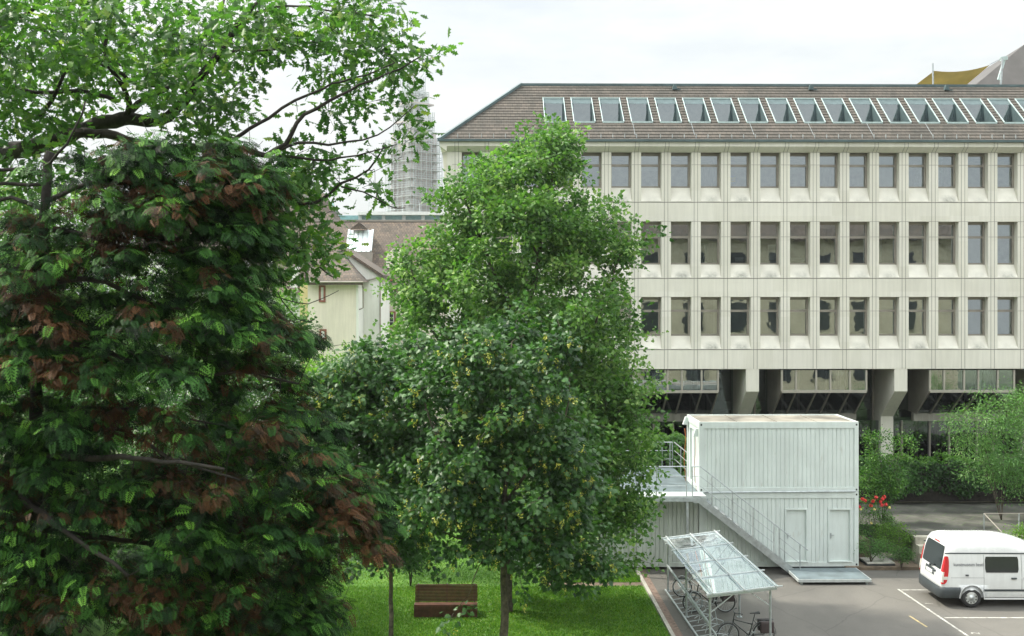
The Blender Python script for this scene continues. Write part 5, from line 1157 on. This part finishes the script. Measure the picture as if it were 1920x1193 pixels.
# --- background trees
def simple_tree(px, Y, label, blobs, natt, depth, kind, per, spread, size, lm, r=.14, name='leafy_tree', lean=0, **kw):
    b = V(px, 600, Y); base = (b.x, Y, kw.pop('z0', 0)); top = min(blobs, key=lambda q: q[1]); tp_ = V(top[0], top[1], Y); pts = [base, (b.x + lean, Y, base[2] + (tp_.z - base[2]) * .4), tuple(tp_)]
    return tree(name, label, base, [(pts, r, .015)], blobs, natt, Y, depth, kind, per, spread, size, lm, **kw)
simple_tree(640, 41, 'low bright yellow green tree below the cream house, behind the smaller maple', [(650, 690, 62, 34), (610, 720, 60, 40), (680, 740, 70, 50), (620, 800, 70, 60), (600, 700, 26, 30)], 260, 2.0, 'small', 26, .2, .14, 'l_bright', tint0=.1)
simple_tree(520, 45, 'bright green tree right behind the conifer, in front of the white house', [(545, 590, 34, 50), (520, 650, 60, 60), (560, 690, 42, 56), (500, 730, 80, 70), (560, 780, 60, 60), (480, 600, 60, 60), (530, 850, 90, 70), (560, 930, 80, 60), (450, 680, 80, 70)], 800, 2.6, 'plane', 24, .2, .14, 'l_plane', thin_lo=-.35, tint0=.06)
simple_tree(330, 48, 'broad bright tree on the lawn far behind the middle of the conifer', [(330, 560, 110, 90), (260, 640, 110, 90), (400, 640, 90, 90), (330, 740, 150, 100), (250, 840, 120, 80), (400, 850, 110, 80), (330, 640, 130, 90)], 1400, 3.4, 'plane', 24, .26, .15, 'l_plane', r=.22, thin_lo=-.25, tint0=.05)
simple_tree(90, 36, 'broad green tree far behind the left part of the conifer', [(80, 420, 130, 80), (160, 500, 110, 80), (30, 540, 120, 100), (120, 620, 140, 100), (40, 740, 130, 100), (170, 760, 110, 100), (80, 660, 120, 100)], 1300, 3.4, 'plane', 24, .24, .13, 'l_plane', r=.22, thin_lo=-.22, tint0=.05)
simple_tree(-70, 44, 'tree at the far left edge behind the oak and conifer', [(-60, 420, 120, 120), (-80, 560, 140, 120), (-60, 720, 140, 120)], 700, 4, 'plane', 22, .3, .17, 'l_plane', r=.25)
def shrub(name, label, blobs, natt, Y, depth, kind, per, spread, size, lm, z0=0, cat='shrub', stems=5, **kw):
    cx = sum(b[0] for b in blobs) / len(blobs); b = V(cx, 600, Y); base = (b.x, Y, z0); limbs = []
    for s in range(stems): q = blobs[s % len(blobs)]; e = V(q[0], q[1], Y); limbs.append(([base, ((base[0] * .6 + e.x * .4), Y, z0 * .5 + e.z * .5), tuple(e)], .025, .008))
    return tree(name, label, base, limbs, blobs, natt, Y, depth, kind, per, spread, size, lm, cat=cat, minz=z0 + .05, **kw)
shrub('leafy_bush', 'dark green undergrowth bushes below the conifer at the lower left edge of the lawn', [(560, 1080, 50, 70), (520, 1150, 80, 70), (590, 1010, 50, 60), (600, 1150, 30, 60, .5), (430, 1120, 90, 80)], 420, 30, 1.6, 'small', 26, .16, .12, 'l_dark', tint0=.1)
shrub('leafy_bush', 'small round bush at the far side of the lawn between the two maple trunks', [(775, 1050, 26, 24), (765, 1030, 20, 18)], 60, 38, .8, 'small', 30, .12, .09, 'l_dark')
for px, py, lab in ((30, 900, 'dark bush behind the left edge of the conifer'), (20, 1080, 'dark bush at the lower left corner behind the conifer'), (300, 960, 'dark bush behind the lower middle of the conifer'), (150, 1050, 'dark bush behind the lower left of the conifer'), (420, 930, 'bright bush behind the lower right of the conifer')):
    shrub('leafy_bush', lab, [(px, py, 90, 70), (px - 60, py + 50, 80, 60), (px + 60, py + 40, 80, 60)], 160, 33, 2.2, 'small', 24, .24, .17, 'l_bright' if 'bright' in lab else 'l_plane')
simple_tree(410, 30, 'dark dense young tree directly behind the lower right of the conifer', [(420, 740, 80, 70), (360, 800, 90, 70), (440, 850, 90, 70), (400, 940, 110, 70), (330, 900, 80, 70)], 500, 2.0, 'small', 28, .2, .12, 'l_dark')
simple_tree(120, 29, 'dark dense young tree directly behind the lower left of the conifer', [(100, 780, 100, 70), (180, 860, 100, 70), (60, 880, 100, 70), (140, 980, 120, 80), (30, 1000, 90, 80)], 500, 2.0, 'small', 28, .2, .12, 'l_dark')
# --- right hand side
shrub('ornamental_tree', 'feathery pale green tree over the terrace at the right edge, with a slender trunk', [(1885, 770, 55, 32), (1835, 800, 50, 40), (1800, 790, 26, 20), (1900, 840, 60, 60), (1840, 860, 50, 40), (1960, 800, 70, 60), (1950, 880, 70, 60), (1890, 910, 40, 26), (1800, 830, 26, 16), (1870, 735, 60, 12, .5), (1925, 745, 30, 20)], 620, 43.6, 2.0, 'long', 30, .2, .12, 'l_soft', z0=TZ, cat='tree', down=.4)
shrub('lilac_shrub', 'loose green shrub with upright shoots right of the stacked containers', [(1650, 850, 28, 36), (1690, 835, 24, 26), (1655, 890, 40, 40), (1630, 900, 22, 40), (1670, 900, 30, 34), (1640, 815, 16, 18), (1650, 930, 34, 26)], 360, 43.0, 1.3, 'small', 26, .14, .10, 'l_dark', z0=.9, tint0=.32, thin_lo=-.15, tf=1.6)
rb = shrub('rose_bush', 'rose bush with red blossoms beside the container corner', [(1640, 975, 36, 26), (1625, 1000, 26, 26), (1655, 990, 26, 24)], 130, 41.9, .8, 'small', 26, .10, .07, 'l_dark', z0=.45, tint0=.2)
def blossoms(parent, specs, m, name):
    w = MB()
    for (px, py, Y, r) in specs:
        c = V(px, py, Y) - parent.location
        for i in range(16):
            d = Vector(rng.normal(0, 1, 3)).normalized(); u = d.orthogonal().normalized(); v_ = d.cross(u); p = c + d * r * .6
            w.quad(p - u * r * .5, p - v_ * r * .5 + d * r * .2, p + u * r * .5, p + v_ * r * .5 + d * r * .2)
    return w.build(name, m, parent)
redp = mat('red_petals', (.62, .035, .03), .6, .2, 20); yelp = mat('pale_yellow_petals', (.70, .62, .22), .6, .1, 20)
blossoms(rb[0], [(x, y, 41.2, .085) for x, y in ((1617, 936), (1622, 939), (1643, 933), (1655, 936), (1637, 940), (1633, 948), (1651, 941), (1661, 946), (1653, 947), (1611, 950), (1658, 932))], redp, 'red_blossom')
blossoms(rb[0], [(x, y, 41.2, .06) for x, y in ((1614, 955), (1640, 955), (1634, 981), (1668, 952))], yelp, 'yellow_blossom')
shrub('low_shrub', 'rounded green shrub mound between the rose bush and the terrace steps', [(1690, 1005, 22, 20), (1675, 1015, 26, 22), (1660, 1000, 20, 18)], 130, 41.0, .8, 'small', 30, .09, .06, 'l_bright', z0=.3, tint0=-.1)
shrub('low_shrub', 'low olive green herb patch in front of the rose bush', [(1630, 1025, 26, 16), (1655, 1030, 24, 14), (1615, 1015, 10, 20)], 120, 40.4, .6, 'small', 30, .09, .05, 'l_soft', z0=.2, tint0=-.2)
shrub('low_shrub', 'small low shrub beside the stack of boards', [(1695, 1042, 20, 11), (1685, 1032, 16, 10)], 60, 39.9, .5, 'small', 30, .08, .05, 'l_dark', z0=.1, tint0=.2)
shrub('ground_cover_bed', 'bright leafy ground cover bed right of the terrace steps, behind the van roof', [(1905, 1005, 30, 18), (1890, 1020, 30, 14), (1940, 1010, 40, 26), (1915, 1035, 30, 14)], 160, 40.2, 1.0, 'small', 30, .12, .07, 'l_bright', z0=.4)
# ivy hedges
def hedge(name, label, x0, x1, y0, y1, z0f, z1f, n, lm, cat='hedge', size=.10):
    o = empty(name, (x0, y0, 0), 0, label, cat); core = MB(); core.box(.1, x1 - x0 - .1, .25, y1 - y0, 1.2, z1f((x0 + x1) / 2) - .3); core.build('stems', M['bark_dark'], o)
    x = rng.uniform(x0, x1, n); u = rng.random(n); top = rng.random(n) < .28; z1 = np.array([z1f(a) for a in x]) + .12 * np.sin(x * 3.1) + .08 * np.sin(x * 7.3); z0 = np.array([z0f(a) for a in x]) + .15 * np.sin(x * 2.3) + .12 * np.sin(x * 6.1)
    z = np.where(top, z1, z0 + (z1 - z0) * u); bul = .18 * np.sin(x * 2.1 + z * 1.7) + .12 * np.sin(x * 5 - z * 3.3)
    y = np.where(top, y0 + (y1 - y0) * rng.random(n), y0 + bul); P = np.column_stack([x - x0, y - y0, z]) + rng.normal(0, .05, (n, 3)); 
    nr = np.where(top[:, None], np.array([0, 0, 1.]), np.array([0, -1., .5])) + rng.normal(0, .45, (n, 3))
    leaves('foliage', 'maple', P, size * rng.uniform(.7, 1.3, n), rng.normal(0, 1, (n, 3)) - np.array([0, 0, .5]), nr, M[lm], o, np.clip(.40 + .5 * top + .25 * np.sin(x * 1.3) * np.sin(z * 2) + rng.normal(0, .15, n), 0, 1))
hedge('ivy_hedge', 'dense ivy hanging over the garden wall behind the terrace, right of the containers', TX - 4.3, 32, 46.7, 48.2, lambda x: 1.65, lambda x: 3.0, 17000, 'l_dark')
hedge('ivy_hedge', 'hedge seen behind the deck railing, left of the upper container', 2.0, TX - 4.6, 47.4, 48.3, lambda x: .6, lambda x: 3.9, 9000, 'l_soft', size=.14)
# --- oak (upper left, near)
def O(px, py, Y): return tuple(pw(px, py, Y))
oak_base = (pw(-260, 600, 17).x, 17.0, 0)
lim = [([oak_base, (oak_base[0] + .1, 17, 4), O(-230, 480, 17), O(-130, 350, 16.5)], .42, .30),
       ([O(-130, 350, 16.5), O(-20, 292, 16), O(70, 275, 15.6), O(160, 240, 15.3), O(238, 222, 15)], .17, .10),
       ([O(238, 222, 15), O(300, 226, 14.9), O(345, 190, 14.8), O(372, 150, 14.7), O(410, 105, 14.6), O(440, 55, 14.6), O(475, 15, 14.6), O(520, -20, 14.8)], .095, .03),
       ([O(240, 222, 15), O(262, 195, 15.2), O(310, 165, 15.4), O(360, 110, 15.6), O(400, 60, 15.8), O(420, 0, 16)], .06, .02),
       ([O(236, 222, 15), O(240, 180, 14.6), O(215, 140, 14.4), O(195, 95, 14.2), O(205, 40, 14.2), O(225, -20, 14)], .05, .018),
       ([O(300, 160, 15.3), O(250, 155, 15), O(215, 130, 14.6), O(140, 100, 14.2), O(80, 60, 14), O(20, 30, 14)], .035, .012),
       ([O(-20, 300, 15.2), O(120, 255, 14.6), O(180, 250, 14.4), O(260, 268, 14.2), O(330, 277, 14), O(420, 272, 13.8), O(500, 292, 13.6)], .10, .035),
       ([O(420, 272, 13.8), O(455, 252, 13.6), O(505, 220, 13.5), O(555, 186, 13.5), O(605, 168, 13.5), O(640, 152, 13.5), O(690, 140, 13.4), O(740, 118, 13.4)], .032, .008),
       ([O(500, 292, 13.6), O(535, 268, 13.5), O(555, 230, 13.4), O(590, 203, 13.4), O(640, 178, 13.3), O(675, 160, 13.3), O(730, 140, 13.3), O(790, 105, 13.3)], .038, .008),
       ([O(510, 288, 13.6), O(560, 270, 13.4), O(620, 272, 13.4), O(680, 262, 13.3), O(730, 240, 13.2), O(775, 200, 13.2)], .026, .006),
       ([O(520, 292, 13.6), O(590, 302, 13.6), O(640, 295, 13.6), O(700, 285, 13.6), O(745, 270, 13.6)], .024, .006),
       ([O(400, 330, 14.5), O(480, 362, 14.2), O(530, 378, 14), O(595, 380, 14), O(640, 345, 13.9), O(690, 320, 13.9), O(720, 275, 13.9)], .05, .010),
       ([O(640, 350, 13.9), O(680, 360, 13.8), O(730, 388, 13.7), O(760, 390, 13.7)], .014, .005),
       ([O(200, 420, 14.6), O(300, 450, 14.4), O(400, 500, 14.2), O(470, 470, 14), O(540, 465, 13.9), O(600, 500, 13.8), O(625, 520, 13.8)], .05, .008),
       ([O(470, 540, 14), O(520, 560, 13.8), O(580, 572, 13.7), O(635, 545, 13.7)], .012, .004), ([O(520, 548, 13.8), O(560, 600, 13.8), O(590, 600, 13.8)], .009, .004),
       ([O(20, 165, 14.5), O(90, 172, 14.5), O(170, 172, 14.5), O(220, 190, 14.8)], .028, .03), ([O(68, 222, 14.2), O(100, 190, 14.1), O(125, 130, 14.1), O(190, 115, 14.1), O(230, 125, 14.1)], .035, .012),
       ([O(400, 110, 14.6), O(440, 95, 14.4), O(500, 95, 14.3), O(560, 85, 14.2), O(620, 70, 14.2)], .024, .008), ([O(460, 30, 14.6), O(540, 10, 14.4), O(620, 20, 14.2), O(700, 30, 14)], .022, .008), ([O(-130, 200, 15), O(-40, 80, 14.5), O(60, 20, 14.2), O(150, -40, 14)], .05, .02)]
bl = [(60, 60, 110, 80), (180, 60, 110, 80), (300, 60, 100, 80), (400, 80, 80, 70), (100, 150, 110, 60), (250, 140, 90, 60), (480, 60, 70, 60), (560, 50, 60, 50), (640, 60, 60, 50, .8), (700, 100, 46, 34, .7), (60, 230, 60, 40), (350, 200, 70, 50), (420, 180, 50, 40, .8),
      (380, 250, 50, 24, .8), (600, 130, 60, 40, .8), (660, 190, 54, 34, .8), (735, 180, 44, 40, .75), (765, 235, 28, 36, .8), (795, 105, 34, 20, .7), (740, 110, 40, 26, .8), (725, 290, 36, 24, .5), (620, 235, 56, 34, .7), (560, 300, 40, 40, .7), (620, 330, 50, 30, .6), (700, 350, 36, 30, .45), (560, 420, 50, 34), (600, 460, 30, 24, .8), (530, 470, 46, 28, .8),
      (500, 520, 50, 22, .6), (520, 390, 40, 20, .7), (590, 380, 30, 16, .6), (740, 40, 34, 40, .6), (820, 75, 16, 10, .5), (620, 500, 14, 10, .5), (-60, 120, 90, 140), (460, 130, 50, 40, .7), (700, 30, 50, 40, .6), (640, 0, 70, 40, .8), (730, 380, 40, 14, .35), (-200, 50, 150, 120), (380, 300, 70, 26, .9), (150, 285, 90, 30, .8), (50, 340, 80, 50, .8), (530, 330, 50, 44, .9), (560, 400, 60, 50, 1.0), (600, 460, 44, 50, 1.0), (540, 500, 50, 30, .8), (480, 420, 40, 60, .5), (250, 300, 70, 30, .7)]
t_oak = tree('oak_tree', 'near oak spreading lobed leaves and dark limbs across the upper left sky', oak_base, lim, bl, 2500, 14.3, 2.6, 'oak', 8, .10, .15, 'l_oak', bark='bark_dark', thin_lo=-.13, tf=1.5, step=.14, jit=.03, k=.006, twig=.003, up=.05, flat=.7, tint0=.08, shell=.2, minz=8)
# --- conifer
Yk = 12.5; b = V(78, 600, Yk); base = (b.x, Yk, 0)
lim = [([base, (b.x, Yk, 4), O(70, 900, Yk), O(66, 700, Yk), O(74, 560, Yk), O(82, 430, Yk), O(88, 330, Yk), O(95, 285, Yk)], .16, .05),
       ([O(66, 560, Yk), O(120, 525, Yk - .2), O(200, 530, Yk - .3), O(280, 570, Yk - .4), O(350, 580, Yk - .5)], .05, .015), ([O(74, 505, Yk), O(-40, 500, Yk)], .05, .04), ([O(88, 330, Yk), O(40, 318, Yk), O(-30, 316, Yk - .3)], .03, .02), ([O(85, 345, Yk), O(-20, 345, Yk)], .025, .02), ([O(85, 395, Yk), O(20, 370, Yk), O(-30, 390, Yk)], .03, .02),
       ([O(66, 860, Yk), O(150, 856, Yk - .5), O(250, 860, Yk - .9), O(335, 868, Yk - 1.2), O(420, 880, Yk - 1.4)], .055, .02), ([O(66, 800, Yk), O(150, 790, Yk), O(240, 812, Yk - .4), O(320, 860, Yk - .8), O(450, 900, Yk - 1)], .035, .012),
       ([O(64, 880, Yk), O(40, 925, Yk - .5), O(60, 950, Yk - .7), O(100, 980, Yk - .9), O(135, 1005, Yk - 1.0), O(240, 1080, Yk - 1.2)], .055, .02), ([O(100, 430, Yk), O(170, 445, Yk), O(240, 470, Yk - .2), O(330, 450, Yk - .3), O(450, 400, Yk - .3)], .04, .012),
       ([O(100, 640, Yk), O(200, 660, Yk), O(330, 700, Yk - .2), O(470, 700, Yk - .2), O(560, 720, Yk)], .04, .012), ([O(85, 380, Yk), O(180, 340, Yk), O(300, 310, Yk), O(430, 300, Yk), O(510, 320, Yk)], .035, .010),
       ([O(80, 990, Yk), O(200, 1010, Yk), O(350, 1030, Yk - .2), O(500, 1040, Yk), O(650, 1010, Yk + .3)], .04, .012), ([O(70, 1090, Yk), O(250, 1110, Yk - .4), O(450, 1140, Yk - .3), O(600, 1160, Yk)], .04, .012), ([O(160, 190, 12), O(140, 250, 12), O(110, 290, 12.1), O(84, 312, 12.3)], .010, .018),
       ([O(100, 760, Yk), O(250, 770, Yk - .3), O(420, 800, Yk - .2), O(600, 850, Yk)], .022, .008)]
bl = [(60, 300, 70, 34, .6), (170, 320, 70, 34, .8), (300, 320, 90, 46), (430, 310, 84, 44), (480, 360, 46, 40), (100, 400, 90, 50, .7), (240, 400, 90, 50, .8), (370, 400, 90, 50), (440, 440, 56, 50), (150, 480, 90, 50, .7), (300, 500, 100, 50, .8), (410, 510, 80, 50), (60, 560, 80, 60, .7), (190, 590, 90, 50), (340, 600, 90, 56), (440, 590, 70, 56), (500, 640, 50, 46),
      (90, 680, 90, 60), (240, 690, 90, 56), (390, 700, 90, 56), (510, 720, 56, 50), (60, 790, 80, 50, .8), (200, 790, 80, 46, .7), (350, 790, 90, 50, .8), (500, 800, 80, 56), (40, 900, 70, 50, .7), (190, 920, 80, 46, .7), (420, 900, 100, 56), (560, 890, 80, 50), (250, 960, 70, 50), (100, 1000, 80, 50, .8), (380, 1000, 90, 56), (540, 990, 90, 50), (660, 960, 46, 40), (690, 1010, 40, 30),
      (60, 1100, 80, 60), (190, 1080, 100, 50), (340, 1100, 90, 56), (480, 1100, 80, 56), (580, 1060, 50, 40, .8), (250, 1180, 150, 50), (450, 1190, 100, 50), (570, 1170, 46, 50, .8), (40, 1190, 80, 50), (-80, 400, 90, 90, .4), (-80, 700, 100, 200, .5), (-60, 1050, 90, 150, .6)]
t = empty('conifer_tree', base, 0, 'large dark conifer with drooping sprays and patches of rusty dead foliage filling the left side', 'tree')
bl += [(30, 470, 70, 50), (20, 640, 70, 60), (20, 840, 80, 60), (20, 980, 80, 60), (130, 860, 60, 40), (280, 890, 60, 40)]
bl = [(b_[0], b_[1], b_[2], b_[3], 1.0 if b_[1] > 420 else 1.3) for b_ in bl if b_[0] > -50 and not (b_[0] < 110 and b_[1] < 500)] + [(300, 310, 110, 34, 1.2), (430, 350, 80, 54, 1.4), (465, 420, 46, 60, 1.4), (210, 360, 100, 40, .7), (60, 430, 70, 40, .5), (640, 930, 50, 40), (600, 830, 40, 40, .8), (560, 650, 30, 40, .6)]
pads = blobs_to_points(bl, 2700, Yk, 1.8, .12); topc = np.array([noise.noise(Vector((p[0] * 1.7, p[1] * 1.7, p[2] * 1.7 + 9))) for p in pads]); pads = pads[(topc > -.05) | (pads[:, 2] < 11.7) | (rng.random(len(pads)) < .15)]
pads = thin(pads, -.36, 1.0, 3.3); B0 = np.array(base)
att = np.concatenate([pads + np.array([0, 0, -.05]), pads + rng.normal(0, .12, pads.shape), pads + rng.normal(0, .15, pads.shape)])
skeleton([([Vector(p) - Vector(base) for p in pts], r0, r1) for pts, r0, r1 in lim], att - B0, 'branches', M['bark_dark'], t, step=.2, jit=.03, k=.005, twig=.003, up=.02)
E = pads - B0; per = 22; n = len(E) * per; ii = np.repeat(np.arange(len(E)), per)
rd = unit(np.column_stack([E[:, 0], E[:, 1] - .8, np.zeros(len(E))])); Rr = rng.uniform(.13, .28, len(E))[ii][:, None]
d = rng.normal(size=(n, 3)); d[:, 2] = np.abs(d[:, 2]) * 1.1 - .25; d = unit(d + rd[ii] * .35)
rad_n = rng.uniform(.4, 1.1, n); pos = E[ii] + d * Rr * np.array([1, 1, .62]) * rad_n[:, None] + rd[ii] * Rr * .3
nr = unit(d + np.array([0, 0, .7]) + rng.normal(0, .22, (n, 3)))
ax = d * np.array([1, 1, 0]) + rd[ii] * .6 + rng.normal(0, .35, (n, 3)) + np.array([0, 0, -.15]); ax = ax - nr * np.sum(ax * nr, 1, keepdims=True)
sz = rng.uniform(.085, .17, n) * (1 + .35 * (rng.random(n) < .15)); ew = pads
br = np.array([noise.noise(Vector(p * 1.3) + Vector((5, 1, 2))) for p in E]) + .28 * np.exp(-((ew[:, 0] + 3.2) / .9) ** 2 - ((ew[:, 2] - 8.6) / .7) ** 2) + .25 * np.exp(-((ew[:, 0] + 3.1) / .5) ** 2 - ((ew[:, 2] - 11.9) / .5) ** 2) + rng.normal(0, .09, len(E))
br = br - .12 + .10 * ((ew[:, 0] > -4.4) & (ew[:, 2] < 10.2)); pr = np.clip((br - .02) / .38, 0, .92); brn = rng.random(n) < np.repeat(pr ** 1.4, per); tint = np.clip(np.repeat(.40 + rng.normal(0, .13, len(E)), per) + rng.normal(0, .10, n) + .75 * (rad_n - .72) + .18 * (d[:, 2] - .2), .16, 1); tint[brn] = rng.uniform(0, .11, brn.sum())  # outer and upper sprays paler: sunlit tips put into the colour, also younger growth
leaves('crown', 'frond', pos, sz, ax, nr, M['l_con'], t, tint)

# ------------------------------------------------------------------ air
hz = MB(); hz.box(-499, 499, -119, 699, -1.2, 66); hm = bpy.data.materials.new('thin_haze'); hm.use_nodes = True; t_ = hm.node_tree; t_.nodes.remove(t_.nodes['Principled BSDF'])
pv = t_.nodes.new('ShaderNodeVolumePrincipled'); pv.inputs['Color'].default_value = (.93, .97, 1, 1); pv.inputs['Density'].default_value = .0002; pv.inputs['Anisotropy'].default_value = .3
t_.links.new(pv.outputs[0], t_.nodes['Material Output'].inputs['Volume']); tag(hz.build('haze', hm), kind='stuff')
